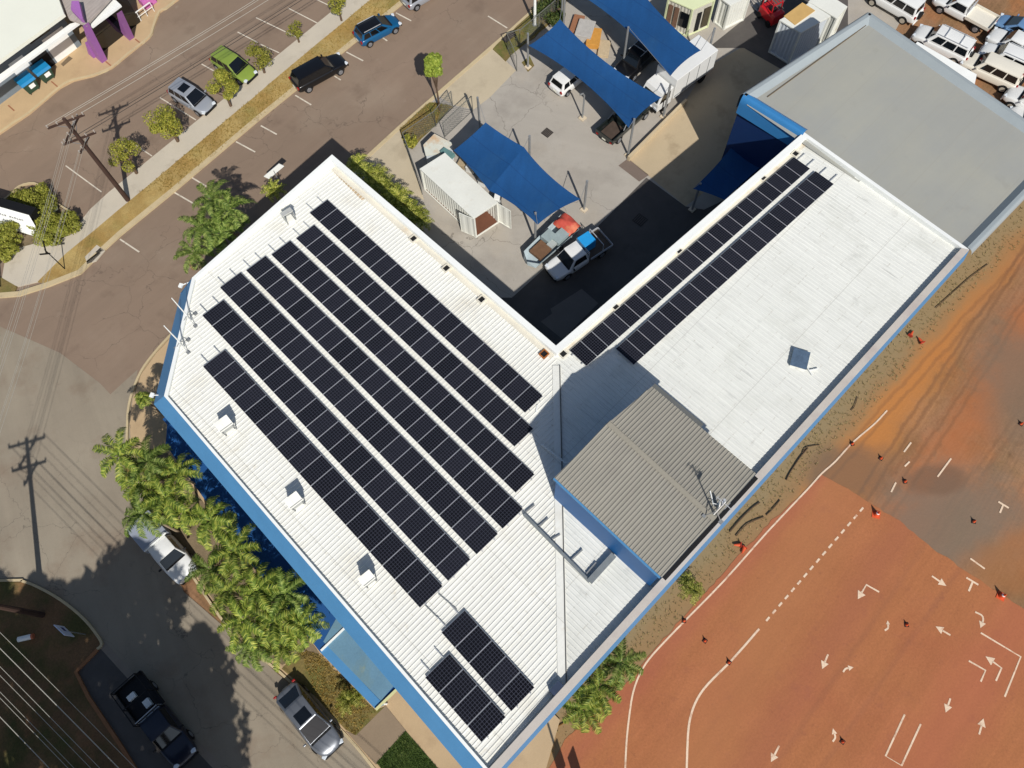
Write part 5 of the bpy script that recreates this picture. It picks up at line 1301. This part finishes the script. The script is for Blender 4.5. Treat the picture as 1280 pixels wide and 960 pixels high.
# wheelie bins
for k, (q, l) in enumerate((((41, 112), 'green skip bin with a bright blue lid, left one of the pair'), ((60, 98), 'green skip bin with a bright blue lid, right one of the pair'))):
    c = at(*q, .1); e = empty('wheeled_bin', c, R(2), l, 'bin', 'blue-lidded bins by the shop wall')
    b = MB(); b.add([(-.5, -.42, .15), (.5, -.42, .15), (.5, .42, .15), (-.5, .42, .15), (-.62, -.55, 1.15), (.62, -.55, 1.15), (.62, .55, 1.15), (-.62, .55, 1.15)], [(0, 1, 5, 4), (1, 2, 6, 5), (2, 3, 7, 6), (3, 0, 4, 7), (3, 2, 1, 0)])
    b.build('body', mat('bin_green', (50, 74, 58), .6, .08, 2), e)
    l_ = MB(); l_.add([(-.68, -.6, 1.15), (.68, -.6, 1.15), (.68, .6, 1.15), (-.68, .6, 1.15), (-.66, -.45, 1.32), (.66, -.45, 1.32), (.66, .45, 1.45), (-.66, .45, 1.45)], [(0, 1, 5, 4), (1, 2, 6, 5), (2, 3, 7, 6), (3, 0, 4, 7), (4, 5, 6, 7), (3, 2, 1, 0)])
    l_.build('lid', mat('bin_lid_blue', (28, 124, 176), .45, .05, 2), e)
    MB().box((.1, -.51, .75), (.5, .03, .4)).build('sticker', M_cap, e)
    for x in (-.4, .4):
        for y in (-.35, .35): MB().tube([(x-.03, y, .08), (x+.03, y, .08)], .09, 10).build('wheel', M_tyre, e)

# ------------------------------------------------------------------ cones
M_cone = mat('cone_orange', (206, 84, 46), .6, .06, 3); M_coneb = mat('cone_base', (40, 34, 32), .8, .1, 3)
def cone(px, py, h, label, grp):
    c = at(px, py, -.01); e = empty('traffic_cone', c, random.uniform(0, 1.5), label, 'traffic cone', grp); r = h*.3
    MB().box((0, 0, .02), (r*2.5, r*2.5, .04)).build('base', M_coneb if h < .6 else M_cone, e)
    MB().tube([(0, 0, .04), (0, 0, h)], [r*.95, r*.12], 12).build('cone', M_cone, e)
    if h > .6: MB().tube([(0, 0, h*.5), (0, 0, h*.66)], [r*.57, r*.42], 12, False).build('band', M_cap, e)
cone(1095, 643, .68, 'large orange traffic cone at the top corner of the red court', 'large cones'); cone(1251, 745, .68, 'large orange traffic cone at the right edge of the red court', 'large cones')
SC = [((1065, 555), 'on the white line below the grass strip'), ((1101, 573), 'on the brown pad between the white line and dashes'), ((1131, 602), 'beside the short white dash on the grey pad'),
      ((1217, 652), 'near the middle of the grey pad'), ((1276, 530), 'at the right edge near the orange track'), ((1133, 781), 'in the middle of the red court'), ((1053, 927), 'beside the curved arrow low on the court'),
      ((855, 776), 'on the outer white line beside the grass'), ((881, 801), 'between the two long white curves'), ((911, 828), 'on the inner white curve')]
for q, l in SC: cone(q[0], q[1], .36, 'small dark-based cone '+l, 'small cones')
for k, (q, l) in enumerate((((1139, 418), 'fallen orange barrier piece against the wall foot, upper one'), ((1150, 426), 'fallen orange barrier piece beside the other by the wall'), ((921, 681), 'red tipped cone in the dead branches'), ((928, 688), 'red and black tyre-like cone base on the grass strip'))):
    c = at(*q, .0); e = empty('barrier_piece', c, k*1.1, l, 'barrier piece', 'orange pieces along the wall')
    MB().tube([(-.2, 0, .12), (.22, .06, .15)], [.13, .05], 10).build('cone', M_cone, e); MB().box((-.22, 0, .14), (.05, .34, .28)).build('base', mat('red_base', (170, 54, 36), .7, .1, 3), e)
# dead branches and a pipe on the strip
def twig(px, r, label, m=None):
    p = [at(x, y, .06+.02*(k % 2)) for k, (x, y) in enumerate(px)]
    tag(MB().tube(smooth_line(p, 3), r, 5).build('fallen_branch', m or mat('dead_wood', (96, 76, 56), .9, .2, 2)), label, 'branch', 'dead branches on the dry strip')
for q, r, l in (([(912, 665), (925, 650), (940, 635), (950, 628)], .05, 'dark forked branch lying above the red cone'), ([(920, 670), (934, 655), (955, 646)], .04, 'thin pale branch lying beside the forked one'),
                ([(1010, 560), (1000, 572), (988, 590), (983, 600)], .05, 'long bent branch near the top of the white line'), ([(1025, 556), (1008, 559), (1003, 566)], .03, 'short thin twig at the end of the long bent branch'),
                ([(975, 625), (968, 634), (958, 644)], .04, 'short dark branch close to the blue fascia'), ([(1072, 496), (1068, 508), (1064, 513)], .03, 'small twig near the top end of the white line'),
                ([(1235, 330), (1215, 345), (1195, 362), (1170, 385)], .03, 'long dry stick low on the upper strip')): twig(q, r, l)
pp = smooth_line([at(x, y, .05) for x, y in ((632, 975), (650, 958), (672, 930), (686, 915), (706, 903))], 4)
tag(MB().tube(pp, .035, 6).build('hose', mat('brown_hose', (120, 84, 30), .7, .1, 2)), 'brown hose lying along the strip by the bottom wall', 'hose')
# boards on a pole beyond the bottom edge (only their shadow is seen)
bb = at(745, 1085, 0); e = empty('sign_pole', bb, 0, 'pole with two boards beyond the bottom edge, its shadow on the court', 'sign')
hb_ = 0
tipw = at(684, 902, 0); LL = (tipw-bb).length
hd_ = math.tan(R(SUN_EL))
hh = 6.4; bb = tipw-Vector((math.cos(R(SUN_AZ)), math.sin(R(SUN_AZ)), 0))*(hh/hd_); e.location = bb
MB().tube([(0, 0, 0), (0, 0, hh)], .07, 8).build('pole', M_steel, e)
MB().box((0, 0, hh-2.1), (.75, .06, 1.5), .3).build('board', M_cap, e); MB().box((.75, -.3, hh-2.9), (.75, .06, 1.6), .3).build('board', M_cap, e)
# ------------------------------------------------------------------ the shop with the purple fins
shop = empty('shop_building', (0, 0, 0), 0, 'shop with a cream-white roof and purple fins in the top left corner', 'building')
M_cream = mat('cream_roof', (228, 228, 212), .7, .02, .5, 12, .02); M_purple = mat('purple_panel', (160, 104, 170), .55, .05, 1); M_shopwall = mat('shop_wall', (118, 128, 136), .8, .08, 1)
RZ_ = 5.5
q = [at(0-160, 75+116, RZ_), at(0, 75, RZ_), at(80, 17, RZ_), at(73, -2, RZ_), at(60, -60, RZ_), at(-200, -200, RZ_), at(-420, 60, RZ_)]
MB().poly(q, .3).build('roof', M_cream, shop)
q = [at(-160, 193, 5.2), at(0, 78, 5.2), at(81, 20, 5.2), at(104, 25, 4.4), at(104, 28, 4.2), at(0, 104, 4.2), at(-160, 222, 4.2)]
MB().poly([Vector((p.x, p.y, 4.4)) for p in q], .2).build('awning_roof', M_cap, shop)
q = [at(107, 30, 4.4), at(115, 33, 4.4), at(151, 6, 4.4), at(136, -8, 4.4), at(112, -6, 4.4), at(100, 10, 4.4)]
MB().poly(q, .2).build('entry_roof', M_cap, shop)
q = [at(73, -2, 5.4), at(82, 17, 5.4), at(103, 25, 5.4), at(128, -2, 5.4), at(180, -60, 5.4), at(60, -60, 5.4)]
MB().poly([Vector((p.x, p.y, 4.9)) for p in q], .2).build('link_roof', mat('link_roof', (168, 158, 150), .7, .1, .8, streak=(R(10), (.5, 6, 1), .15)), shop)
# front wall, a little behind the awning edge
a = at(-140, 233, .12); b = at(102, 56, .12)
wv = (b-a); wv.z = 0; wv.normalize(); wn = Vector((wv.y, -wv.x, 0))
if wn.dot(CAM-a) < 0: wn = -wn
def sw(u0, u1, z0, z1, m, off=.0, name='wall'):
    p0 = b-wv*u0+wn*off; p1 = b-wv*u1+wn*off
    MB().quad(Vector((p1.x, p1.y, z0)), Vector((p0.x, p0.y, z0)), Vector((p0.x, p0.y, z1)), Vector((p1.x, p1.y, z1))).build(name, m, shop)
sw(0, 30, .1, 4.3, M_shopwall); 
for u0, u1 in ((.5, 2.6), (4.6, 6.0), (9.5, 12)): sw(u0, u1, .1, 2.6, M_cap, .02, 'white_panel')
sw(2.8, 4.4, .15, 2.4, M_dark, .04, 'doorway')
for u in (1.5, 7.5): sw(u, u+2.0, 2.9, 3.9, M_glass, .03, 'window')
q = [at(76, 80, .125), at(86, 70, .125), at(91, 73, .125), at(79, 83, .125)]
tag(MB().poly(q, .02).build('door_mat', mat('door_mat', (112, 96, 76), .9, .15, 3)), 'grey-brown mat in front of the shop doorway', 'mat')
# fins: leaning triangular blades
def fin(top, base_in, base_out, zt, thick, name='fin'):
    T = at(*top, zt); I = at(*base_in, .12); O = at(*base_out, .12)
    d = (O-I); d.normalize(); s = Vector((-d.y, d.x, 0))*thick/2
    It = Vector((I.x, I.y, zt*.9))
    mb = MB(); vs = [T+s, I+s, O+s, T-s, I-s, O-s]
    mb.add(vs, [(0, 1, 2), (3, 5, 4), (0, 2, 5, 3), (1, 0, 3, 4), (1, 4, 5, 2)]); mb.build(name, M_purple, shop)
fin((107, 30), (117, 64), (131, 77), 5.0, .55); fin((149, 15), (155, 40), (165, 49), 4.6, .5); fin((108, 52), (112, 66), (119, 72), 2.2, .3)
T = [at(86, -4, 6.4), at(94, -6, 6.4), at(106, 27, 5.4), at(101, 25, 5.4), at(90, 14, 5.2)]
MB().poly([Vector((p.x, p.y, 6.0-.15*k)) for k, p in enumerate(T)], .4).build('roof_fin', M_purple, shop)
mb = MB(); A_ = [at(107, 31, 4.0), at(160, -10, 4.0)]
MB().bar(Vector((A_[0].x, A_[0].y, 1.6))-wn*1.2, Vector((A_[1].x, A_[1].y, 1.6))-wn*1.2, .2, 3.0).build('shopfront', M_glass, shop)
for k, (q, l) in enumerate((([(162, 21), (187, 3)], 'white rail of the shop terrace at the top left'), )):
    u, v = at(*q[0], 1.1), at(*q[1], 1.1); e = empty('handrail', Vector((u.x, u.y, .12)), 0, l, 'handrail'); r_ = MB()
    o = Vector((u.x, u.y, .12)); r_.bar(u-o, v-o, .07).bar(u-o-Vector((0, 0, .5)), v-o-Vector((0, 0, .5)), .04)
    r_.build('rail', M_cap, e)
    for t in (0, .33, .66, 1): w_ = u.lerp(v, t)-o; MB().bar(Vector((w_.x, w_.y, 0)), w_, .05).build('post', M_cap, e)
q = [at(170, -4, .9), at(186, -14, .9), at(192, -6, .9), at(178, 4, .9)]
tag(MB().poly(q, .75).build('terrace_table', mat('pink_sheet', (196, 112, 176), .6, .2, 4)), 'pink and white patterned terrace screen at the very top left', 'screen')
junk(155, 12, (1.4, .8, .9), 'grey machine standing by the shop entrance glass', (130, 134, 136), 'machine', .6, .12)
for k, q in enumerate(((14, 135), (68, 105), (136, 80), (173, 52))):
    a = at(q[0], q[1], .125); struct('paving_joint', MB().box(a+wn*.0, (.12, .9, .006), math.atan2(wn.y, wn.x)+R(90)), mat('brown_joint', (150, 100, 72), .9, .1, 2))

# ------------------------------------------------------------------ vegetation
def leaf_mat(name, c1, c2, c3, rough=.55):
    m = bpy.data.materials.new(name); m.use_nodes = True; t = m.node_tree; b = t.nodes['Principled BSDF']; L = t.links.new
    b.inputs['Roughness'].default_value = rough; b.inputs['Specular IOR Level'].default_value = .25
    g = t.nodes.new('ShaderNodeNewGeometry'); ri = t.nodes.new('ShaderNodeValToRGB')
    L(g.outputs['Random Per Island'], ri.inputs[0])
    ri.color_ramp.elements[0].color = lin(c1)+(1,); ri.color_ramp.elements[1].color = lin(c3)+(1,)
    e = ri.color_ramp.elements.new(.5); e.color = lin(c2)+(1,)
    oi = t.nodes.new('ShaderNodeObjectInfo'); mr = t.nodes.new('ShaderNodeMapRange'); mr.inputs['To Min'].default_value = .82; mr.inputs['To Max'].default_value = 1.2
    L(oi.outputs['Random'], mr.inputs[0]); mx = t.nodes.new('ShaderNodeMixRGB'); mx.blend_type = 'MULTIPLY'; mx.inputs[0].default_value = 1
    L(ri.outputs[0], mx.inputs[1]); L(mr.outputs[0], mx.inputs[2]); L(mx.outputs[0], b.inputs['Base Color'])
    tr_ = t.nodes.new('ShaderNodeBsdfTranslucent'); L(mx.outputs[0], tr_.inputs[0]); ms = t.nodes.new('ShaderNodeMixShader'); ms.inputs[0].default_value = .3
    out = t.nodes['Material Output']; L(b.outputs[0], ms.inputs[1]); L(tr_.outputs[0], ms.inputs[2]); L(ms.outputs[0], out.inputs[0])
    return m
L_palm = leaf_mat('palm_leaf', (78, 100, 42), (128, 150, 58), (196, 198, 96))
L_palmd = leaf_mat('palm_leaf_green', (72, 94, 42), (116, 140, 60), (174, 186, 102))
L_bush = leaf_mat('bush_leaf', (104, 112, 44), (144, 144, 54), (184, 176, 78))
L_hedge = leaf_mat('hedge_leaf', (116, 124, 48), (148, 150, 58), (178, 174, 82))
L_cord = leaf_mat('cordyline_leaf', (96, 108, 40), (150, 156, 60), (210, 206, 112))
L_gum = leaf_mat('gum_leaf', (50, 70, 36), (78, 94, 46), (104, 112, 56))
L_round = leaf_mat('round_crown_leaf', (106, 124, 46), (132, 148, 54), (164, 174, 78))
M_trunk = mat('palm_trunk', (150, 134, 112), .9, .15, 3, 12, .15); M_bark = mat('bark', (96, 78, 62), .9, .2, 3)

L_dead = leaf_mat('dead_leaf', (112, 84, 54), (150, 116, 72), (182, 148, 98))
def frond_mesh(mb, yaw, pitch, ln, droop, wid, rr, nl=17, vee=.5):
    """one feather leaf: curved rib with leaflets on both sides"""
    pts = []; dirh = Vector((math.cos(yaw), math.sin(yaw), 0)); p = Vector((0, 0, 0)); an = pitch; n = 10
    for i in range(n+1):
        pts.append(p.copy()); p = p+(dirh*math.cos(an)+Vector((0, 0, math.sin(an))))*(ln/n); an -= droop/n*(1+.8*i/n)
    side = Vector((-dirh.y, dirh.x, 0))
    for i in range(n):   # rib
        w0 = .035*(1-i/n)+.008; a, b = pts[i], pts[i+1]
        mb.add([a-side*w0, a+side*w0, b+side*w0*.85, b-side*w0*.85], [(0, 1, 2, 3)])
    for k in range(nl):
        t = .1+.9*k/(nl-1); f = t*n; i = min(n-1, int(f)); c = pts[i].lerp(pts[i+1], f-i); tg = (pts[i+1]-pts[i]).normalized(); up_v = side.cross(tg)*-1
        L_ = wid*(math.sin(math.pi*(.12+.8*t))**.7)*rr.uniform(.85, 1.1)
        for s in (-1, 1):
            d = (side*s*.86+tg*rr.uniform(.35, .65)+Vector((0, 0, 1))*rr.uniform(vee-.5, vee-.15)).normalized()
            w_ = tg*.03*(1+ln*.12); m = c+d*L_*.5; e_ = c+d*L_+Vector((0, 0, -L_*rr.uniform(.15, .45)))
            mb.add([c-w_*.6, c+w_*.6, m+w_, e_, m-w_], [(0, 1, 2, 3, 4)])
def crown(seed, n, ln, wid, up0=1.1, droop=1.6, nl=17):
    rr = random.Random(seed); mb = MB()
    for i in range(n):
        t = i/n; yaw = i*2.39996+rr.uniform(-.2, .2); pitch = up0-1.25*t+rr.uniform(-.15, .15)
        frond_mesh(mb, yaw, pitch, ln*rr.uniform(.8, 1.1)*(.75+.3*t), droop*rr.uniform(.8, 1.2), wid, rr, nl)
    return mb
protos = {}
def palm_proto(kind, seed, n, ln, wid, m, **k):
    o = crown(seed, n, ln, wid, **k); me = bpy.data.meshes.new('crown'); me.from_pydata(o.v, [], o.f); me.materials.append(m); protos[(kind, seed)] = me
for s in range(4): palm_proto('clump', s, 12+s % 2, 3.1, .5, L_palm if s != 1 else L_palmd, droop=1.5, nl=34, up0=.95)
for s in range(2): palm_proto('small', s, 16, 1.5, .4, L_palm, up0=1.25)
for s in range(2): palm_proto('cord', s, 20, 1.1, .24, L_cord, up0=1.35, droop=1.2, nl=9)
for s in range(2): palm_proto('north', s, 13, 3.3, .52, L_palmd, droop=1.5, nl=34, up0=.95)
def palm(px, h, label, kind='clump', seed=0, sc=1.0, group=None, cat='palm', name='palm_tree', base_z=.12):
    tip = at(px[0], px[1], h); e = empty(name, Vector((tip.x, tip.y, base_z)), random.uniform(0, 6.28), label, cat, group)
    H = h-base_z; rr = random.Random(int(px[0]*7+px[1])); bend = Vector((rr.uniform(-.15, .15), rr.uniform(-.15, .15), 0))
    MB().tube([(0, 0, -.1), tuple(bend*.5+Vector((0, 0, H*.5))), (0, 0, H)], [.15*sc, .11*sc, .09*sc] if kind != 'cord' else [.05, .04, .04], 9).build('trunk', M_trunk, e)
    c = bpy.data.objects.new('crown', protos[(kind, seed)]); COL.objects.link(c); c.parent = e; c.location = (0, 0, H); c.scale = (sc, sc, sc); c.rotation_euler = (rr.uniform(-.12, .12), rr.uniform(-.12, .12), rr.uniform(0, 6))
    if kind in ('clump', 'north'):
        d_ = MB(); 
        for i in range(2): frond_mesh(d_, rr.uniform(0, 6.28), rr.uniform(-.5, -.1), 2.0*sc, .9, .3, rr, 14)
        o = d_.build('dead_frond', L_dead, e); o.location = (0, 0, H-.1)
    return e
GP = 'palms in the long bed beside the street'
LEFT = [((150, 570), 5.0, 'palm at the top left tip of the long palm bed', 0, 1.0), ((184, 577), 4.6, 'palm second from the top of the long bed, close to the sandy path', 1, .95), ((222, 592), 4.6, 'palm in the upper bed touching the navy awning shadow', 2, .9),
        ((172, 606), 4.2, 'palm in the upper bed overhanging the street just above the white ute', 3, .95), ((207, 622), 4.4, 'palm in the middle of the upper clump', 0, .95), ((178, 642), 4.4, 'yellow-green palm leaning over the tray of the white ute', 1, .9),
        ((228, 640), 3.6, 'low palm in the gap right of the white ute', 2, .75), ((263, 650), 5.0, 'tall palm beside the middle of the awning', 3, 1.0), ((292, 690), 4.8, 'palm against the awning above the lower clump', 0, 1.0),
        ((262, 712), 4.0, 'palm at the front of the white ute bonnet', 1, .85), ((284, 738), 4.4, 'palm on the street side of the lower clump', 2, .95), ((322, 738), 4.8, 'palm in the upper middle of the lower clump', 3, 1.0),
        ((356, 742), 4.6, 'palm of the lower clump nearest the blue fascia', 1, .9), ((304, 775), 4.6, 'palm on the left side of the lower clump over the road', 0, .95), ((342, 778), 4.8, 'palm in the centre of the lower clump', 2, 1.0),
        ((376, 784), 4.2, 'palm beside the white awning beam', 3, .85), ((316, 808), 4.2, 'lowest palm of the lower clump, over the kerb', 1, .85), ((352, 806), 3.8, 'palm just above the grey sedan shadow', 0, .8)]
for q, h, l, s, sc in LEFT: palm(q, h+1.3, l, 'clump', s, sc*.82, GP)
for q, h, l, s, sc in (((264, 250), 5.4, 'palm at the top of the cluster by the upper street side wall', 0, .95), ((287, 262), 5.0, 'palm of the upper cluster closest to the roof edge', 1, .9), ((252, 284), 5.2, 'palm on the left of the upper street side cluster', 1, .95),
                       ((276, 292), 5.0, 'palm in the middle of the upper street side cluster', 0, .95), ((242, 316), 4.6, 'lowest palm of the upper cluster near the top left fascia corner', 1, .8)):
    palm(q, h, l, 'north', s, sc*.8, 'palms beside the upper street side wall')
for q, h, l, s, sc in (((776, 828), 4.6, 'palm furthest up the lower right wall', 1, .72), ((748, 858), 4.6, 'palm in the middle of the three by the lower right wall', 2, .75), ((730, 884), 4.0, 'palm nearest the bottom of the lower right wall', 3, .75)):
    palm(q, h, l, 'clump', s, sc, 'palms outside the lower right wall', base_z=0)
for k, q in enumerate(((447, 207), (459, 219), (468, 232), (480, 236), (486, 248), (497, 246), (505, 260), (516, 266), (525, 276), (473, 222), (492, 262), (510, 275))):
    palm(q, 2.4+.3*(k % 3), ORD[k+1]+' yellow-green shrub of the hedge row behind the courtyard wall, from the top', 'cord', k % 2, 1.25, 'hedge row of spiky shrubs', 'shrub', 'spiky_shrub')
palm((436, 876), 1.3, 'yellow spiky shrub on the worn verge beside the grey sedan', 'cord', 0, .95, None, 'shrub', 'spiky_shrub')
palm((448, 868), 1.1, 'smaller yellow spiky shrub right behind the larger one', 'cord', 1, .6, None, 'shrub', 'spiky_shrub')
palm((866, 738), 1.2, 'dry grey-green yucca on the strip below the plant room wall', 'cord', 1, .95, None, 'shrub', 'yucca', 0)
palm((858, 726), 1.0, 'dead brown bush beside the yucca', 'cord', 0, .7, None, 'shrub', 'dead_bush', 0)
palm((342, 238), 1.8, 'small bright bush beside the arrow-shaped sign', 'cord', 0, 1.1, None, 'shrub', 'bright_bush', .0)
palm((178, 498), 4.0, 'bare thin palm at the upper end of the sandy footpath', 'small', 0, .6, None, 'palm')

def cloud(n, rad, leaf, rr, clumps=14, hollow=.55, flat=.8):
    mb = MB(); cs = []
    for i in range(clumps):
        d = Vector((rr.gauss(0, 1), rr.gauss(0, 1), rr.gauss(0, 1)*flat)).normalized(); cs.append((d*rad*rr.uniform(.45, .85), rad*rr.uniform(.28, .48)))
    for i in range(n):
        c, r = cs[rr.randrange(clumps)]
        d = Vector((rr.gauss(0, 1), rr.gauss(0, 1), rr.gauss(0, 1))).normalized(); p = c+d*r*rr.uniform(hollow, 1)**.6; p.z *= flat
        nrm = (d+Vector((rr.gauss(0, .5), rr.gauss(0, .5), rr.gauss(0, .5)+.4))).normalized(); t = nrm.orthogonal().normalized(); b = nrm.cross(t)
        an = rr.uniform(0, 6.28); t, b = t*math.cos(an)+b*math.sin(an), b*math.cos(an)-t*math.sin(an); l = leaf*rr.uniform(.7, 1.4)
        mb.add([p-t*l*.5, p+b*l*.28, p+t*l*.5, p-b*l*.28], [(0, 1, 2, 3)])
    return mb
def tree(px, h, rad, label, m=None, n=4200, leaf=.125, group=None, base_z=.12, name='tree', loc=None, clumps=14, flat=.8, cat='tree', seed=None):
    rr = random.Random(seed if seed is not None else int(px[0]*13+px[1])); tip = at(px[0], px[1], h) if loc is None else loc
    e = empty(name, Vector((tip.x, tip.y, base_z)), 0, label, cat, group); H = h-base_z
    t = MB(); t.tube([(0, 0, -.1), (.03, .02, H*.4), (0, 0, H*.75)], [rad*.07+.04, rad*.055+.03, rad*.03+.02], 8)
    for i in range(5):
        a = i*1.3+rr.random(); t.tube([(0, 0, H*.45), (math.cos(a)*rad*.35, math.sin(a)*rad*.35, H*.8), (math.cos(a)*rad*.65, math.sin(a)*rad*.65, H*1.0)], [rad*.03+.02, rad*.02+.015, .015], 6)
    t.build('trunk', M_bark, e)
    c = cloud(n, rad, leaf, rr, clumps, flat=flat).build('crown', m or L_bush, e); c.location = (0, 0, H)
    return e
GT = 'small trees along the upper lot kerb'
tree((206, 150), 2.7, 1.55, 'round yellow-green tree beside the silver hatchback', n=4200, clumps=11, group=GT)
tree((153, 192), 2.6, 1.4, 'looser olive tree in front of the power pole shadow', n=2600, clumps=8, group=GT)
tree((277, 109), 2.3, 1.4, 'dense round tree between the silver and the green hatchback', n=4200, clumps=11, group=GT)
tree((322, 70), 2.0, 1.2, 'small tree beside the green hatchback nose', n=1800, group=GT)
tree((368, 36), 1.6, .8, 'sparse little tree at the kerb above the black wagon', n=700, group=GT)
tree((421, 4), 2.0, .9, 'little tree cut by the top edge at the kerb', n=1100, group=GT)
tree((541, 80), 5.3, .8, 'tall thin palm-like tree with a round bright crown over the street', m=L_round, n=5200, leaf=.22, name='round_crown_tree', flat=1.3, clumps=22)
GH = 'hedges round the long sign'
for q, h, r, l, n in (((46, 250), .9, 1.35, 'clipped hedge mound behind the long sign', 4200), ((22, 250), .9, 1.0, 'hedge mound at the back left of the sign', 2200), ((58, 268), .9, 1.2, 'hedge mound in front of the pale green rock', 3200), ((82, 280), .9, 1.1, 'darker hedge mound at the path corner', 3000), ((62, 292), .9, 1.1, 'hedge mound along the footpath edge', 3000), ((47, 275), .8, .9, 'hedge mound at the end of the sign', 2200), ((5, 292), 1.0, 1.3, 'hedge mound at the left edge below the sign', 4000), ((6, 312), .8, 1.0, 'lowest hedge mound at the left edge', 2400)):
    tree(q, h, r, l, L_hedge, n, .15, GH, .1, 'hedge', flat=.55, clumps=22, cat='hedge')
# grass clumps behind the yard fence
tree((513, 176), .8, .6, 'low green weed clump by the fence corner', L_bush, 500, .2, None, .1, 'weeds', cat='weeds')
tree((691, 12), 1.0, 1.6, 'green bushes in the shade behind the street fence', L_gum, 1800, .2, None, .1, 'bush', cat='bush', flat=.4)
# tall gum trees beyond the bottom left corner: their shade falls over the street and the verge
def shade_tree(sx, sy, h, rad, label, n=3000):
    s = at(sx, sy, 0); k = h/math.tan(R(SUN_EL)); p = s-Vector((math.cos(R(SUN_AZ)), math.sin(R(SUN_AZ)), 0))*k
    tree((0, 0), h, rad, label, L_gum, n, .62, 'gum trees beyond the lower left corner', .0, 'gum_tree', loc=p, clumps=20, flat=.85, seed=int(sx+sy))
for a in ((165, 760, 15, 3.9, 'tall gum tree whose shade reaches highest up the street'), (246, 850, 15, 2.6, 'gum tree shading the road left of the grey sedan'), (130, 880, 16, 4.6, 'gum tree shading the dark parked ute'),
          (20, 850, 16, 4.8, 'gum tree shading the lower left verge'), (240, 945, 15, 4.0, 'gum tree shading the road at the bottom edge'), (70, 760, 15, 2.4, 'thin gum tree shading the verge by the street sign'), (-30, 780, 15, 3.0, 'gum tree shading the left edge verge'), (110, 960, 16, 5.0, 'gum tree shading the bottom verge corner'), (185, 700, 15, 1.8, 'slender gum tree making the topmost fringe of shade')):
    shade_tree(*a)
# leaf litter and tufts on the dry strip
rr = random.Random(5); mb = MB()
def tufts(poly, n, z, size, mb):
    P_ = P(poly, z); xs = [p.x for p in P_]; ys = [p.y for p in P_]; tri = tessellate_polygon([P_]); k = 0
    ar = []
    for t in tri: a, b, c = [P_[i] for i in t]; ar.append(((b-a).cross(c-a)).length)
    for _ in range(n):
        t = rr.choices(tri, ar)[0]; a, b, c = [P_[i] for i in t]; u, v = rr.random(), rr.random()
        if u+v > 1: u, v = 1-u, 1-v
        p = a+(b-a)*u+(c-a)*v; s = size*rr.uniform(.5, 1.5)
        for j in range(4):
            an = rr.uniform(0, 6.28); d = Vector((math.cos(an), math.sin(an), 0)); w_ = Vector((-d.y, d.x, 0))*s*.12
            mb.add([p-w_, p+w_, p+d*s*.6+Vector((0, 0, s*rr.uniform(.3, .8)))], [(0, 1, 2)])
tufts([(1278, 255), (1215, 318), (1140, 400), (1000, 545), (930, 635), (840, 735), (690, 890), (640, 960), (672, 962), (760, 870), (860, 760), (960, 650), (1030, 570), (1110, 490), (1180, 400), (1279, 300)], 1700, -.02, .14, mb)
tag(mb.build('dry_grass_tufts', leaf_mat('straw', (128, 112, 74), (156, 138, 92), (182, 164, 116))), 'sparse straw-coloured grass tufts along the strip beside the right wall', 'grass', kind='stuff')
mb = MB(); tufts([(175, 240), (462, 0), (504, 0), (213, 239)], 2600, .125, .13, mb); tufts([(499, 161), (537, 127), (566, 132), (527, 172), (515, 186)], 700, .1, .14, mb); tufts([(375, 812), (400, 817), (469, 888), (445, 919), (432, 911), (396, 872)], 900, .13, .16, mb)
tag(mb.build('verge_tufts', leaf_mat('verge_blade', (118, 106, 50), (160, 134, 70), (188, 160, 90))), 'short dry grass blades on the verges beside the kerbs', 'grass', kind='stuff')
mb = MB(); tufts([(507, 914), (471, 954), (500, 990), (590, 1000), (548, 962)], 2600, .15, .12, mb)
tag(mb.build('lawn_blades', leaf_mat('lawn_blade', (44, 66, 28), (70, 92, 38), (98, 116, 52))), 'green blades of the small lawn at the bottom edge', 'grass', kind='stuff')
